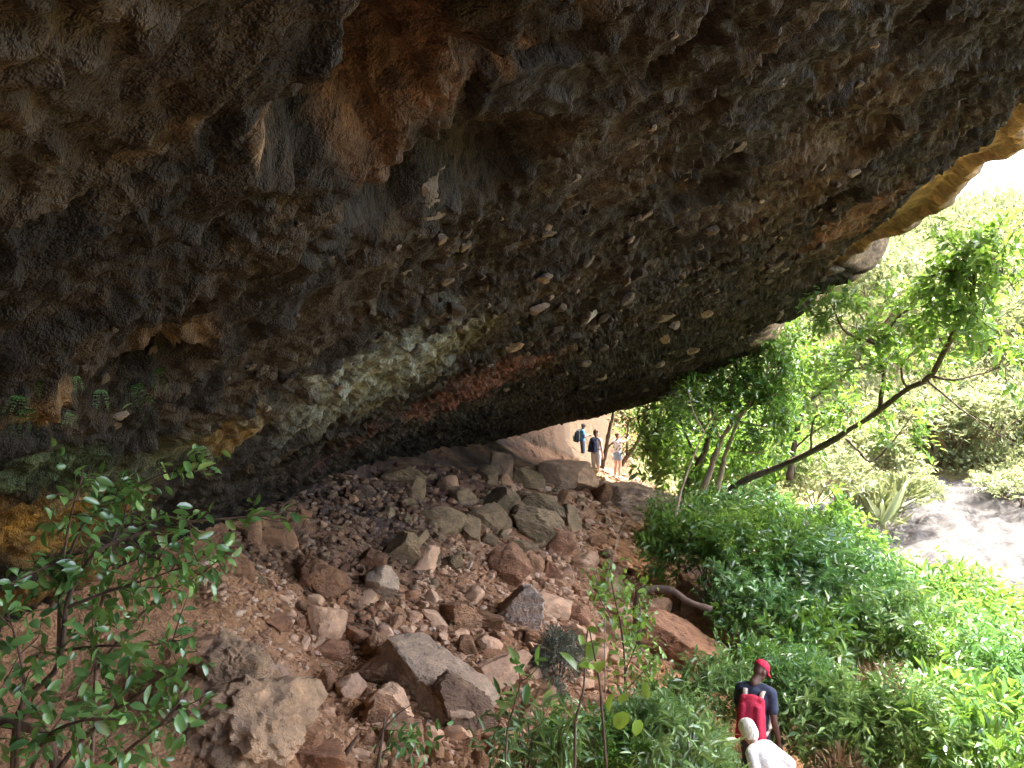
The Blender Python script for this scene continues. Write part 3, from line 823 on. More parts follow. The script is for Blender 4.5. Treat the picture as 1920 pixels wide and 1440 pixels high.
while n < 60 and tries < 9000:
    tries += 1
    px, py = rr.uniform(800, 1140), rr.uniform(880, 1060)
    if py < 880 + (980 - px) * .25: continue
    w = 18 + 36 * rr.random() ** 1.5
    if any((px - a) ** 2 + (py - c) ** 2 < (r * .7 + w * .3) ** 2 for a, c, r in taken): continue
    taken.append((px, py, w * .4)); loose(px, py, w, 'heap'); n += 1
n = 0
while n < 60 and tries < 12000:
    tries += 1
    px, py = rr.uniform(420, 860), rr.uniform(870, 1100)
    if py < 1000 - (px - 400) * .35: continue
    w = 10 + 26 * rr.random() ** 2
    if any((px - a) ** 2 + (py - c) ** 2 < (r + w * .4) ** 2 for a, c, r in taken): continue
    taken.append((px, py, w * .4)); loose(px, py, w, 'scree'); n += 1

# rubble too small and too many to count
def build_rubble():
    r = np.random.default_rng(8)
    tm = []
    for i in range(10):
        D_, Fc = ICO[1]
        V = D_ * (1 + r.uniform(-.28, .28, len(D_)))[:, None] * np.array([1, r.uniform(.6, .95), r.uniform(.45, .75)])
        tm.append((V, Fc))
    n = 13000
    px = r.uniform(380, 1260, n); py = r.uniform(880, 1440, n) 
    S = Soup(); SB = Soup()
    keep = ~((px > 500) & (px < 680) & (py > 1225) & (py < 1390) & (r.random(n) < .72))
    px, py = px[keep], py[keep]
    U, Vv = (px - 960) / F, (720 - py) / F
    Ds = np.geomspace(4, 34, 200)
    G = ground_base(U[:, None] * Ds, np.broadcast_to(Ds, (len(U), 200))) - Vv[:, None] * Ds
    D = Ds[np.argmax(G > 0, axis=1)]
    X, Y = U * D, D
    Z = ground(X, Y)
    size = (2.2 + 10 * r.random(len(X)) ** 2.2) / F * D
    clump = fbm(np.stack([X * 1.3, Y * 1.3, 0 * X], -1), 3, 14)
    for i in range(len(X)):
        if clump[i] < -.22 and size[i] / D[i] * F < 4: continue
        V, Fc = tm[i % 10]
        a = r.uniform(0, 6.28); ca, sa = math.cos(a), math.sin(a); b = r.uniform(-.6, .6)
        R = np.array([[ca, -sa, 0], [sa, ca, 0], [0, 0, 1]]) @ np.array([[1, 0, 0], [0, math.cos(b), -math.sin(b)], [0, math.sin(b), math.cos(b)]])
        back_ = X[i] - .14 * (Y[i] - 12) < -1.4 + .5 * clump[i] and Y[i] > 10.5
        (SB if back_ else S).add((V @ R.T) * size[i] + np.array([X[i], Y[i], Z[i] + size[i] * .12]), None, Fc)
    me = SB.mesh('rubble', M['rubble_shaded'], False)
    tag(obj('scree_rubble', me), 'fine shade-darkened stones of the scree below the rock wall', 'rubble', None, 'stuff')
    me = S.mesh('rubble', M['rubble'], False)
    return tag(obj('rubble', me), 'small broken stones and gravel strewn over the red cave floor', 'rubble', None, 'stuff')
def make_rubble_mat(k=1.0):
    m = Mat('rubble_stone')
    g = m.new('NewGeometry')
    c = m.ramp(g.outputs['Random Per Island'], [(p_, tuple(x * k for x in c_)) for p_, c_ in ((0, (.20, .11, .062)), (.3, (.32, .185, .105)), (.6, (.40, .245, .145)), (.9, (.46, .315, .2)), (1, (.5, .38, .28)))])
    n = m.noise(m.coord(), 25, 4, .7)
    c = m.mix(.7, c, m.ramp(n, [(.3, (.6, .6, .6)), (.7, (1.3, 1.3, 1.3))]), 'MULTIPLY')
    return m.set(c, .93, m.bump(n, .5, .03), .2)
M['rubble'] = make_rubble_mat(); M['rubble_shaded'] = make_rubble_mat(.42)  # second one is the same stone with the back recess's shade in its colour
build_rubble()

# stones embedded in the overhang (parts of it)
def embed(px, py, w, h, me, tilt=0.0, out=.25, dep=.5):
    p, nrm = on_overhang(px, py)
    D = p.y
    q = nrm.to_track_quat('Z', 'Y')
    rot = (q.to_matrix() @ Matrix.Rotation(tilt, 3, 'Z')).to_euler()
    hw, hh = w / F * D * .5, h / F * D * .5
    o = obj('stone', me, OVERHANG, p + nrm * (out * hw), rot, (hw, hw * dep * 1.3, max(hh, hw * .35)))
    return o
ceil_protos = [rock_mesh('embedded_stone', 300 + i, 3, ('block', 'slab', 'wedge', 'round')[i % 4], M['stone_ceiling'], (1, .9, .8), .07) for i in range(12)]
pale = rock_mesh('embedded_stone', 330, 4, 'block', M['stone_pale'], (1, .9, .8), .06)
tanst = rock_mesh('embedded_stone', 331, 4, 'wedge', M['rock_olive'], (1, .8, .8), .06)
def hang(px, py, wx, hz, dy, me, rot, push=0.0):
    """A stone placed by its picture size, standing a little out of the roof."""
    p, nrm = on_overhang(px, py); D = p.y
    p = p + nrm * push
    return obj('stone', me, OVERHANG, p, tuple(math.radians(a) for a in rot), (wx / F * D * .5, dy / F * D * .5, hz / F * D * .5))
slate = rock_mesh('embedded_stone', 340, 5, 'slab', M['stone_slate'], (1, .8, 1), .06)
hang(822, 392, 100, 122, 60, slate, (20, -40, 55), -.08)
hang(1114, 594, 54, 42, 40, pale, (0, -20, 60), -.10)
hang(969, 656, 36, 26, 30, tanst, (0, -25, 0), -.02)
hang(1324, 593, 26, 22, 24, tanst, (0, -15, 0), -.02)
hang(1172, 556, 36, 24, 26, ceil_protos[3], (0, -30, 0), .03)
hang(1250, 636, 22, 30, 20, tanst, (0, 20, 0), .02)
hang(1296, 660, 28, 18, 20, tanst, (0, -20, 0), .02)
hang(1040, 620, 30, 18, 20, ceil_protos[5], (0, -25, 0), .02)
hang(855, 575, 40, 34, 30, ceil_protos[7], (0, 20, 0), .02)
hang(1005, 575, 40, 22, 24, ceil_protos[1], (0, -20, 0), .02)
k = 0
for t in range(4000):
    if k >= 270: break
    px, py = rr.uniform(20, 1700), rr.uniform(60, 800)
    lip = np.interp(px, [900, 1180, 1240, 1420, 1590, 1760, 1920], [790, 770, 742, 645, 515, 395, 275])
    lowb = np.interp(px, [0, 420, 560, 900], [880, 860, 820, 780])
    if py > (lip if px > 900 else lowb) - 14: continue
    if 1600 < px and py > 250: continue
    if (px < 520 and py < 620) or (px < 1050 and py < 400): continue
    dens = .25 + .75 * min(1, max(0, (px - 600) / 500)) * min(1, max(0, (py - 250) / 300))
    if rr.random() > dens: continue
    w = 9 + 24 * rr.random() ** 2.4
    embed(px, py, w * 1.15, w * .8, ceil_protos[rr.randrange(12)], rr.uniform(0, 6.28), rr.uniform(-.5, 0), rr.uniform(.45, .8))
    k += 1
# ------------------------------------------------------------------ plants
def leaf_template(kind):
    if kind == 'small':
        V = np.array([(0, 0, 0), (-.5, .45, .10), (.5, .45, .10), (0, 1, -.06)])
        return V, np.array([(0, 3, 1), (0, 2, 3)])
    st = {'ellipse': [(0, 0), (.22, .78), (.5, 1.0), (.78, .72), (1, 0)], 'round': [(0, .12), (.2, .85), (.5, 1.0), (.8, .8), (1, .1)],
          'lance': [(0, .1), (.2, .8), (.45, 1.0), (.75, .55), (1, 0)]}[kind]
    V, T = [], []
    for y, w in st:
        c = -.25 * y * y
        V += [(-.5 * w, y, .10 * w + c), (0, y, c), (.5 * w, y, .10 * w + c)]
    for i in range(len(st) - 1):
        a, b = 3 * i, 3 * (i + 1)
        T += [(a, a + 1, b + 1), (a, b + 1, b), (a + 1, a + 2, b + 2), (a + 1, b + 2, b + 1)]
    return np.array(V, float), np.array(T)
LT = {k: leaf_template(k) for k in ('small', 'ellipse', 'round', 'lance')}

def frames(d, up):
    d = d / (np.linalg.norm(d, axis=1)[:, None] + 1e-9)
    x = np.cross(d, up); x /= np.linalg.norm(x, axis=1)[:, None] + 1e-9
    z = np.cross(x, d)
    return x, d, z

def leaf_soup(S, pos, d, up, L, wr, kind='small'):
    V, T = LT[kind]
    x, y, z = frames(d, up)
    n = len(pos)
    P = pos[:, None, :] + L[:, None, None] * (V[None, :, 0:1] * wr * x[:, None] + V[None, :, 1:2] * y[:, None] + V[None, :, 2:3] * z[:, None])
    S.add(P.reshape(-1, 3), None, (T[None] + (np.arange(n) * len(V))[:, None, None]).reshape(-1, 3))

def twig_leaves(r, base, d, length, k, L, lvar=.3, droop=.15, spread=.9, tilt=.55):
    """Leaves set alternately along twigs: returns pos, dir, up, length arrays."""
    n = len(base)
    d = d / np.linalg.norm(d, axis=1)[:, None]
    f = (np.arange(k) + .6) / k
    pos = base[:, None] + d[:, None] * (length[:, None] * f)[..., None]
    pos[..., 2] -= droop * (length[:, None] * f) ** 2
    side = r.normal(size=(n, k, 3)); side -= d[:, None] * (side * d[:, None]).sum(-1, keepdims=True)
    side /= np.linalg.norm(side, axis=-1)[..., None]
    ld = d[:, None] * .7 + side * spread; ld[..., 2] -= droop
    up = np.array([0, 0, 1.0]) + r.normal(0, tilt, (n, k, 3))
    ll = L * (1 + lvar * r.uniform(-1, 1, (n, k)))
    return pos.reshape(-1, 3), ld.reshape(-1, 3), up.reshape(-1, 3), ll.ravel()

def crown_points(r, rad, n_clump, n_twig, core=.35):
    rad = np.array(rad)
    c = r.normal(size=(n_clump, 3)); c /= np.linalg.norm(c, axis=1)[:, None]
    c = c * (r.uniform(.25, 1, (n_clump, 1)) ** .45); c[:, 2] = np.abs(c[:, 2]) * .95 - .25 * r.random(n_clump)
    cl = c[r.integers(0, n_clump, n_twig)]
    p = cl + r.normal(0, .17, (n_twig, 3))
    out = p / (np.linalg.norm(p, axis=1)[:, None] + .1)
    return p * rad, out

def shrub_protos(name, n, mat, L, rad=(1.5, 1.5, 1.2), twigs=620, k=8, wr=.42, lean=(.35, 0, .1), kind='small', droop=.25, seed0=0, twl=.38, mats=None):
    res = []
    for i in range(n):
        r = np.random.default_rng(seed0 + i)
        S = Soup(); Li = L * (.78, 1.0, 1.3, .9, 1.15)[i % 5]
        p, out = crown_points(r, rad, 20 + 4 * i, int(twigs * (1.25, 1.0, .72, 1.1, .85)[i % 5]))
        d = out * .8 + np.array(lean) + r.normal(0, .35, p.shape); d[:, 2] += .15
        leaf_soup(S, *twig_leaves(r, p, d, r.uniform(.6, 1.3, len(p)) * twl, k, Li, .4, droop), wr, kind)
        cm = S.mesh(name + '_crown', M[mats[i % len(mats)] if mats else mat], False)
        stems = []
        for j in range(7):
            a = r.uniform(0, 6.28); e = p[r.integers(0, len(p))] * (1.12 if j > 3 else 1.0)
            st = np.array([math.cos(a) * .12, math.sin(a) * .12, -rad[2] * .95])
            Q = spline([st, st * .5 + e * .35 + r.normal(0, .08, 3), e], 7)
            s2 = Soup(); s2.tube(Q, np.linspace(.028, .008, 7), 5)
            for b in range(5):
                e2 = p[r.integers(0, len(p))]; q0 = Q[3 + b % 3]
                if np.linalg.norm(e2 - q0) < 1.1:
                    s2.tube(spline([q0, (q0 + e2) / 2 + r.normal(0, .06, 3), e2], 5), np.linspace(.012, .004, 5), 4)
            stems.append(s2.mesh(name + '_stem', M['twig']))
        res.append((cm, stems))
    return res

def place_shrub(name, proto, loc, scale, rz, label, cat='shrub', group=None, rx=0.0):
    e = empty(name, loc); e.scale = scale; e.rotation_euler = (rx, 0, rz)
    tag(e, label, cat, group)
    obj('crown', proto[0], e)
    for s in proto[1]: obj('stem', s, e)
    return e

# ---- shrubs filling the gully and slope on the right
P_A = shrub_protos('shrub', 5, 'leaf_shrub', .19, twigs=440, k=7, wr=.36, seed0=100, mats=['leaf_shrub', 'leaf_near', 'leaf_shrub', 'leaf_lance', 'leaf_tree'])
P_B = shrub_protos('shrub', 3, 'leaf_lance', .26, twigs=380, k=7, wr=.24, kind='small', seed0=140, lean=(.4, -.1, -.05))
P_T = shrub_protos('shrub', 3, 'leaf_tree', .19, twigs=480, k=7, wr=.38, seed0=160)
SHRUBS = [  # px, py of crown centre, distance, half width m, half height m, proto set, label
 (1290, 975, 20.2, 1.0, .8, 'A', 'dark shrub round the foot of the twin pale tree stems'),
 (1400, 985, 18.8, 1.2, .8, 'A', 'shrub under the base of the leaning tree trunk'),
 (1480, 1010, 18.0, 1.4, 1.0, 'A', 'rounded shrub below the lowest bend of the leaning trunk'),
 (1545, 1075, 17.5, 1.2, 1.0, 'A', 'bright-topped shrub at the left edge of the pale rock slab'),
 (1335, 1040, 16.5, 1.2, 1.0, 'A', 'shaded shrub above the dark grey boulder'),
 (1425, 1070, 15.8, 1.5, 1.2, 'A', 'shaded shrub in the middle of the dark bank of leaves'),
 (1520, 1115, 15.2, 1.5, 1.2, 'A', 'dense shrub left of the sunlit bushes below the slab'),
 (1620, 1175, 15.6, 1.4, 1.1, 'T', 'sunlit shrub directly below the left part of the pale slab'),
 (1725, 1155, 16.0, 1.5, 1.1, 'T', 'tallest sunlit shrub below the middle of the pale slab'),
 (1820, 1185, 15.5, 1.5, 1.1, 'T', 'sunlit shrub below the right part of the pale slab'),
 (1905, 1250, 14.0, 1.3, 1.1, 'A', 'bright green sunlit shrub at the right picture edge under the slab'),
 (1405, 1165, 14.2, 1.0, .9, 'A', 'dark leafy shrub overhanging the big reddish slab'),
 (1490, 1200, 13.8, 1.2, .9, 'A', 'dark shrub above the black hollow'),
 (1600, 1205, 14.0, 1.3, 1.0, 'A', 'mid-green shrub right above the black hollow'),
 (1705, 1225, 13.8, 1.2, .9, 'B', 'mid-green shrub in the centre of the lower thicket'),
 (1810, 1250, 12.8, 1.2, 1.0, 'A', 'green shrub right of the dry brown brush'),
 (1900, 1310, 11.0, 1.1, 1.0, 'A', 'bright shrub low at the right picture edge'),
 (1850, 1405, 9.2, 1.0, .9, 'A', 'bright green shrub in the bottom right corner'),
 (1755, 1420, 9.2, .9, .8, 'A', 'green shrub below the dry brown brush'),
 (1660, 1410, 9.6, .8, .7, 'B', 'narrow-leaved shrub at the bottom right of the two hikers'),
 (1565, 1390, 10.0, .8, .7, 'B', 'narrow-leaved shrub just right of the man in the red cap'),
 (1490, 1320, 10.8, .7, .75, 'A', 'small shrub beside the right arm of the man in the red cap'),
 (1440, 1275, 11.5, .6, .6, 'A', 'small shrub behind the red cap'),
 (1345, 1310, 10.4, .55, .5, 'B', 'narrow-leaved shrub left of the red backpack'),
 (1285, 1400, 8.6, .5, .5, 'B', 'pale narrow-leaved shrub left of the white-haired hiker'),
 (1325, 1475, 7.6, .4, .4, 'B', 'low pale shrub in front of the white-haired hiker'),
 (1230, 1420, 8.0, .6, .5, 'B', 'low pale shrub at the bottom between sapling and hikers'),
 (1120, 1425, 7.6, .5, .42, 'A', 'small leafy shrub at the foot of the round-leaved sapling'),
 (1180, 1400, 8.0, .5, .45, 'A', 'small leafy shrub below the thin sapling'),
 (1330, 890, 25.0, 1.7, 1.5, 'T', 'sunlit leafy bush behind the pale tree stems'),
 (1420, 850, 25.5, 1.8, 1.6, 'T', 'sunlit leafy bush above the foot of the leaning trunk'),
 (1285, 850, 27.0, 1.2, 1.2, 'T', 'sunlit leafy bush right of the hikers ledge'),
 (1260, 1330, 10.2, .4, .35, 'A', 'little shrub on the dirt above the bottom thicket'),
]
PS = {'A': P_A, 'B': P_B, 'T': P_T}
for i, (px, py, D, hw, hh, ps, label) in enumerate(SHRUBS):
    c = at(px, py, D)
    place_shrub('shrub', PS[ps][i % len(PS[ps])], c, (hw / 1.5, hw / 1.5, hh / 1.2), (i * 2.4) % 6.28 if ps != 'B' else .4 * math.sin(i * 5), label, group='shrubs in the gully on the right')

# ---- far thicket and hillside
def build_hill():
    r = np.random.default_rng(4)
    S = Soup()
    n = 2600
    D = 32 * (3.2 ** r.random(n)); px = r.uniform(1130, 2120, n); x = (px - 960) / F * D; y = D
    keep = (x > 6.5) & ~((((x - 14.9) / 5.4) ** 2 + ((y - 28.5) / 8.2) ** 2) < 1.05)
    x, y, D = x[keep], y[keep], D[keep]
    z = ground(x, y)
    for i in range(len(x)):
        R = D[i] * r.uniform(.016, .036)
        k = 70
        v = r.normal(size=(k, 3)); v /= np.linalg.norm(v, axis=1)[:, None]; v[:, 2] = np.abs(v[:, 2])
        p = np.array([x[i], y[i], z[i] - R * .2]) + v * R * r.uniform(.75, 1.15, (k, 1)) * np.array([1, 1, 1.25])
        L = np.full(k, D[i] * .0062) * r.uniform(.6, 1.4, k)
        leaf_soup(S, p, v + r.normal(0, .5, v.shape), v + np.array([0, 0, .6]) + r.normal(0, .6, v.shape), L, .5)
    me = S.mesh('hillside_foliage', M['leaf_pale'], False)
    tag(obj('hillside_foliage', me), 'pale bush covering the far side of the valley', 'foliage', None, 'stuff')
build_hill()

def build_slab():
    a = np.linspace(-1, 1, 150); A, Bq = np.meshgrid(a, a)
    X = 14.9 + A * 6.0 + Bq * 1.2; Y = 28.3 + Bq * 9.0
    q = A ** 2 + Bq ** 2 + .35 * coarse(lambda x, y: fbm(np.stack([x * .5, y * .3, 0 * x], -1), 3, 71), 2, X, Y)
    W = np.stack([X, Y, 0 * X], -1)
    f1, f2, r_, du, dv = cells(X * .9 + .3 * perlin(W, 3), Y * .5 + .3 * perlin(W, 4), 31)
    g1, g2, s_, eu, ev = cells(X * 2.6 + .3 * perlin(W * 2, 3), Y * 1.5, 33)
    Z = ground(X, Y) + .55 * smooth(1.0, .6, q) - .28 + .16 * (r_[0] - .5) + .22 * ((r_[1] - .5) * du + (r_[2] - .5) * dv) + .08 * (s_[0] - .5) + .15 * (s_[1] - .5) * eu
    Z = Z + .25 * fbm(W * 1.1, 3, 6)
    me = mesh_np('bedrock_slab', np.stack([X, Y, Z], -1).reshape(-1, 3), grid_faces(150, 150), M['slab'], True)
    tag(obj('rock_slab', me), 'broad bare pale rock slab glaring in the sun across the gully', 'rock slab')
build_slab()

P_F = shrub_protos('bush', 4, 'leaf_pale', .20, (1.5, 1.5, 1.2), twigs=420, k=7, wr=.42, seed0=180, droop=.1)
FARB = [(1850, 800, 36, 3.0, 1.8, 'large pale bush above the right end of the rock slab'), (1740, 800, 37, 2.6, 1.6, 'pale bush above the middle of the rock slab'),
        (1570, 900, 27, 1.1, .8, 'pale bush at the left end of the rock slab'), (1690, 925, 30, 1.2, .8, 'low yellowish bush on the upper edge of the rock slab'),
        (1910, 920, 30, 1.6, .7, 'yellowish bush on the right upper edge of the rock slab'), (1530, 900, 25, 1.4, 1.0, 'pale bush seen under the leaning trunk'),
        (1640, 860, 33, 1.8, 1.3, 'grey-green bush behind the forked dead branch'), (1890, 650, 44, 3.6, 2.8, 'broad pale bush on the slope right of the tree crown'),
        (1780, 600, 50, 3.6, 2.6, 'pale bush on the slope behind the tree crown'), (1640, 560, 46, 3.5, 2.6, 'pale bush on the slope just past the rock lip')]
for i, (px, py, D, hw, hh, label) in enumerate(FARB):
    c = at(px, py, D)
    place_shrub('bush', P_F[i % 4], c, (hw / 1.5, hw / 1.5, hh / 1.2), i * 1.7, label, 'bush', 'pale bushes across the gully')

# ---- trees
def branch_tube(S, pts, r0, r1, n=14, seg=7, rnd=None, wig=.02):
    Q = spline(pts, n)
    if rnd is not None: Q[1:-1] += rnd.normal(0, wig, (n - 2, 3))
    rad_ = np.linspace(r0, r1, n)
    if rnd is not None: rad_ = rad_ * (1 + .13 * rnd.normal(0, 1, n).clip(-1.2, 1.8))
    S.tube(Q, rad_, seg)
    return Q
def P3(lst): return [np.array(at(*p)) for p in lst]

def tree(name, label, mat, leafmat, trunk, branches, base_r, leafL, k=7, per_m=9, twl=.45, seed=0, wr=.5, kind='small', reach=.5, droop=.2, group=None, leaf_from=.35, nocrown=()):
    r = np.random.default_rng(seed)
    t = P3(trunk)
    e = empty(name, t[0]); tag(e, label, 'tree', group)
    o = -t[0]
    S = Soup(); Q = branch_tube(S, [p + o for p in t], base_r, base_r * .35, 26, 9, r, base_r * .12)
    obj('trunk', S.mesh('trunk', M[mat]), e)
    C = Soup()
    allq = [(Q, base_r, leaf_from)]
    for b in branches:
        pts, rb, crown = P3(b[0]), b[1], b[2]
        S = Soup(); q = branch_tube(S, [p + o for p in pts], rb, rb * .3, 16, 6, r, rb * .2)
        obj('limb', S.mesh('limb', M[mat]), e)
        if crown: allq.append((q, rb, crown))
    TW = Soup()
    for q, rb, st in allq:
        seg = np.linalg.norm(np.diff(q, axis=0), axis=1).sum()
        n = int(seg * (1 - st) * per_m)
        f = r.uniform(st, 1.0, n) ** .8 * (len(q) - 1); i = np.minimum(f.astype(int), len(q) - 2)
        b = q[i] + (q[i + 1] - q[i]) * (f - i)[:, None]
        d = r.normal(size=(n, 3)); d[:, 2] = d[:, 2] * .6 + .35
        d /= np.linalg.norm(d, axis=1)[:, None]
        ln = reach * r.uniform(.4, 1.3, n)
        for j in range(n):
            mid = b[j] + d[j] * ln[j] * .55 + r.normal(0, .04, 3); end = b[j] + d[j] * ln[j]
            TW.tube(spline([b[j], mid, end], 4), np.linspace(.010, .004, 4), 3)
        m = 4
        bb = np.repeat(b + d * (ln * .45)[:, None], m, 0); dd = np.repeat(d, m, 0) + r.normal(0, .55, (n * m, 3))
        leaf_soup(C, *twig_leaves(r, bb, dd, r.uniform(.6, 1.2, n * m) * twl, k, leafL, .3, droop), wr, kind)
    if C.n: obj('crown', C.mesh('crown', M[leafmat], False), e)
    if TW.n: tag(obj('twigs', TW.mesh('twigs', M['twig']), e), kind='stuff')
    return e

tree('leaning_tree', 'leaning tree whose dark bare trunk sweeps up to the right over the slab', 'bark', 'leaf_tree',
     [(1335, 985, 20), (1378, 912, 19.5), (1450, 880, 19), (1500, 857, 18.4), (1560, 828, 17.8), (1600, 800, 17.3), (1650, 768, 16.8), (1695, 732, 16.2), (1745, 705, 15.6), (1775, 650, 15), (1805, 590, 14.5), (1826, 540, 14), (1832, 470, 13.6)],
     [([(1650, 768, 16.8), (1656, 700, 16.6), (1640, 645, 16.3), (1600, 632, 16.1), (1574, 607, 15.9), (1563, 568, 15.7)], .05, .25),
      ([(1640, 645, 16.3), (1672, 610, 16), (1705, 575, 15.7), (1740, 530, 15.4)], .04, .25),
      ([(1745, 705, 15.6), (1790, 712, 15.2), (1840, 700, 15), (1895, 683, 14.8)], .03, .55),
      ([(1738, 712, 15.7), (1800, 765, 15.2), (1850, 800, 15), (1905, 835, 14.9)], .022, 0),
      ([(1586, 822, 17.6), (1610, 845, 17.3), (1636, 866, 17.1), (1680, 820, 16.8), (1712, 775, 16.6)], .03, .6),
      ([(1776, 648, 15), (1790, 600, 14.6), (1795, 540, 14.2)], .03, .2),
      ([(1826, 560, 14.1), (1840, 600, 13.8), (1880, 630, 13.6)], .022, .3),
      ([(1826, 530, 14), (1800, 515, 13.8), (1775, 500, 13.7)], .022, .2),
      ([(1830, 490, 13.7), (1860, 470, 13.4), (1890, 490, 13.2)], .02, .1),
      ([(1832, 480, 13.6), (1870, 500, 13.3), (1905, 545, 13.0)], .02, .1),
      ([(1832, 500, 13.7), (1800, 470, 13.5), (1775, 455, 13.3)], .02, .1),
      ([(1520, 845, 18.2), (1525, 790, 18), (1545, 775, 17.8), (1600, 770, 17.5)], .03, .5),
      ([(1700, 728, 16.2), (1690, 690, 16), (1720, 650, 15.8)], .03, .2),
      ([(1656, 700, 16.6), (1610, 690, 16.4), (1570, 700, 16.2)], .025, .2)],
     .088, .17, 6, 12, .5, 1, .5, leaf_from=.66, reach=.8)
tree('twin_stem_tree', 'tree with a smooth pale stem rising straight in front of the thicket', 'bark_light', 'leaf_shrub',
     [(1296, 990, 22.0), (1312, 935, 21.9), (1335, 875, 21.8), (1350, 830, 21.7), (1372, 795, 21.5), (1396, 765, 21.3), (1430, 720, 21.0)],
     [([(1372, 795, 21.5), (1370, 730, 21.3), (1385, 670, 21.1)], .05, .2), ([(1396, 765, 21.3), (1450, 740, 20.8), (1500, 720, 20.5)], .04, .2),
      ([(1350, 830, 21.7), (1330, 760, 21.7), (1300, 720, 21.7)], .04, .3), ([(1430, 720, 21.0), (1460, 670, 20.8), (1480, 640, 20.6)], .03, .1)],
     .10, .19, 7, 15, .55, 2, .42, leaf_from=.8, reach=.6)
tree('forked_tree', 'second pale-stemmed tree forking low beside the first pale stem', 'bark_light', 'leaf_shrub',
     [(1316, 995, 21.6), (1330, 960, 21.6), (1352, 890, 21.5), (1365, 840, 21.4), (1385, 790, 21.2), (1410, 750, 21.0)],
     [([(1316, 995, 21.6), (1340, 985, 21.4), (1365, 950, 21.3), (1400, 925, 21.1)], .07, .7), ([(1385, 790, 21.2), (1440, 800, 20.8), (1490, 790, 20.6)], .035, .2),
      ([(1410, 750, 21.0), (1440, 690, 20.8), (1430, 640, 20.7)], .03, .1), ([(1365, 840, 21.4), (1420, 850, 21.0), (1460, 830, 20.8)], .03, .3)],
     .09, .19, 7, 14, .55, 3, .42, leaf_from=.8, reach=.6)
tree('dark_tree', 'dark-barked crooked tree left of the pale stems', 'bark', 'leaf_shrub',
     [(1262, 965, 23.5), (1290, 905, 23.5), (1310, 870, 23.5), (1330, 820, 23.3), (1345, 760, 23.1), (1352, 700, 22.9)],
     [([(1310, 870, 23.5), (1280, 800, 23.5), (1270, 740, 23.5)], .05, .3), ([(1330, 820, 23.3), (1300, 760, 23.3), (1310, 700, 23.1)], .045, .3), ([(1345, 760, 23.1), (1390, 700, 22.8), (1420, 660, 22.5)], .04, .2)],
     .13, .14, 7, 14, .5, 4, .4, leaf_from=.5, reach=.65)
tree('thin_tree', 'slim curved pale stem nearest the dirt slope', 'bark_light', 'leaf_shrub',
     [(1268, 1030, 17.5), (1266, 985, 17.6), (1275, 930, 17.7), (1295, 870, 17.8), (1320, 810, 17.9), (1345, 770, 18)],
     [([(1320, 810, 17.9), (1300, 770, 17.9), (1290, 730, 17.9)], .02, .2)], .035, .14, 6, 8, .4, 5, .42, leaf_from=.75)
tree('far_tree', 'dark leaning tree beside the hikers on the ledge', 'bark', 'leaf_tree',
     [(1128, 878, 30.5), (1137, 840, 30.4), (1143, 805, 30.3), (1150, 775, 30.2), (1158, 745, 30)],
     [([(1164, 872, 30.5), (1185, 845, 30.3), (1200, 815, 30.1), (1212, 770, 29.8), (1225, 730, 29.5)], .09, .5), ([(1175, 856, 30.4), (1176, 815, 30.2), (1180, 780, 30)], .05, .4), ([(1137, 840, 30.4), (1165, 820, 30.2), (1190, 810, 30)], .04, .6)],
     .10, .16, 6, 7, .5, 6, .4, leaf_from=.75)
tree('back_tree', 'bushy green tree filling the gap behind the hikers', 'bark', 'leaf_tree',
     [(1230, 890, 27), (1228, 840, 27), (1236, 790, 27), (1245, 740, 27)],
     [([(1228, 840, 27), (1200, 800, 27), (1195, 770, 27)], .05, .2), ([(1236, 800, 27), (1270, 770, 26.5), (1300, 760, 26)], .05, .1), ([(1228, 850, 27), (1260, 820, 26.5), (1290, 810, 26)], .05, .1), ([(1230, 870, 27), (1215, 850, 26.5), (1205, 835, 26)], .04, .2)],
     .09, .17, 6, 16, .55, 7, .35, leaf_from=.3, reach=.8, kind='small')
tree('middle_tree', 'leafy tree behind the leaning trunk with yellowing leaves', 'bark', 'leaf_tree',
     [(1480, 900, 23), (1490, 830, 23), (1505, 760, 22.8), (1520, 690, 22.5), (1535, 640, 22.2)],
     [([(1490, 830, 23), (1450, 770, 23), (1430, 720, 23)], .05, .2), ([(1505, 760, 22.8), (1560, 720, 22.5), (1600, 690, 22.3)], .05, .1), ([(1520, 690, 22.5), (1480, 640, 22.3), (1470, 610, 22)], .04, .1), ([(1490, 840, 23), (1540, 800, 22.6), (1580, 790, 22.4)], .04, .1)],
     .09, .17, 6, 13, .5, 8, .42, leaf_from=.3, reach=.75)

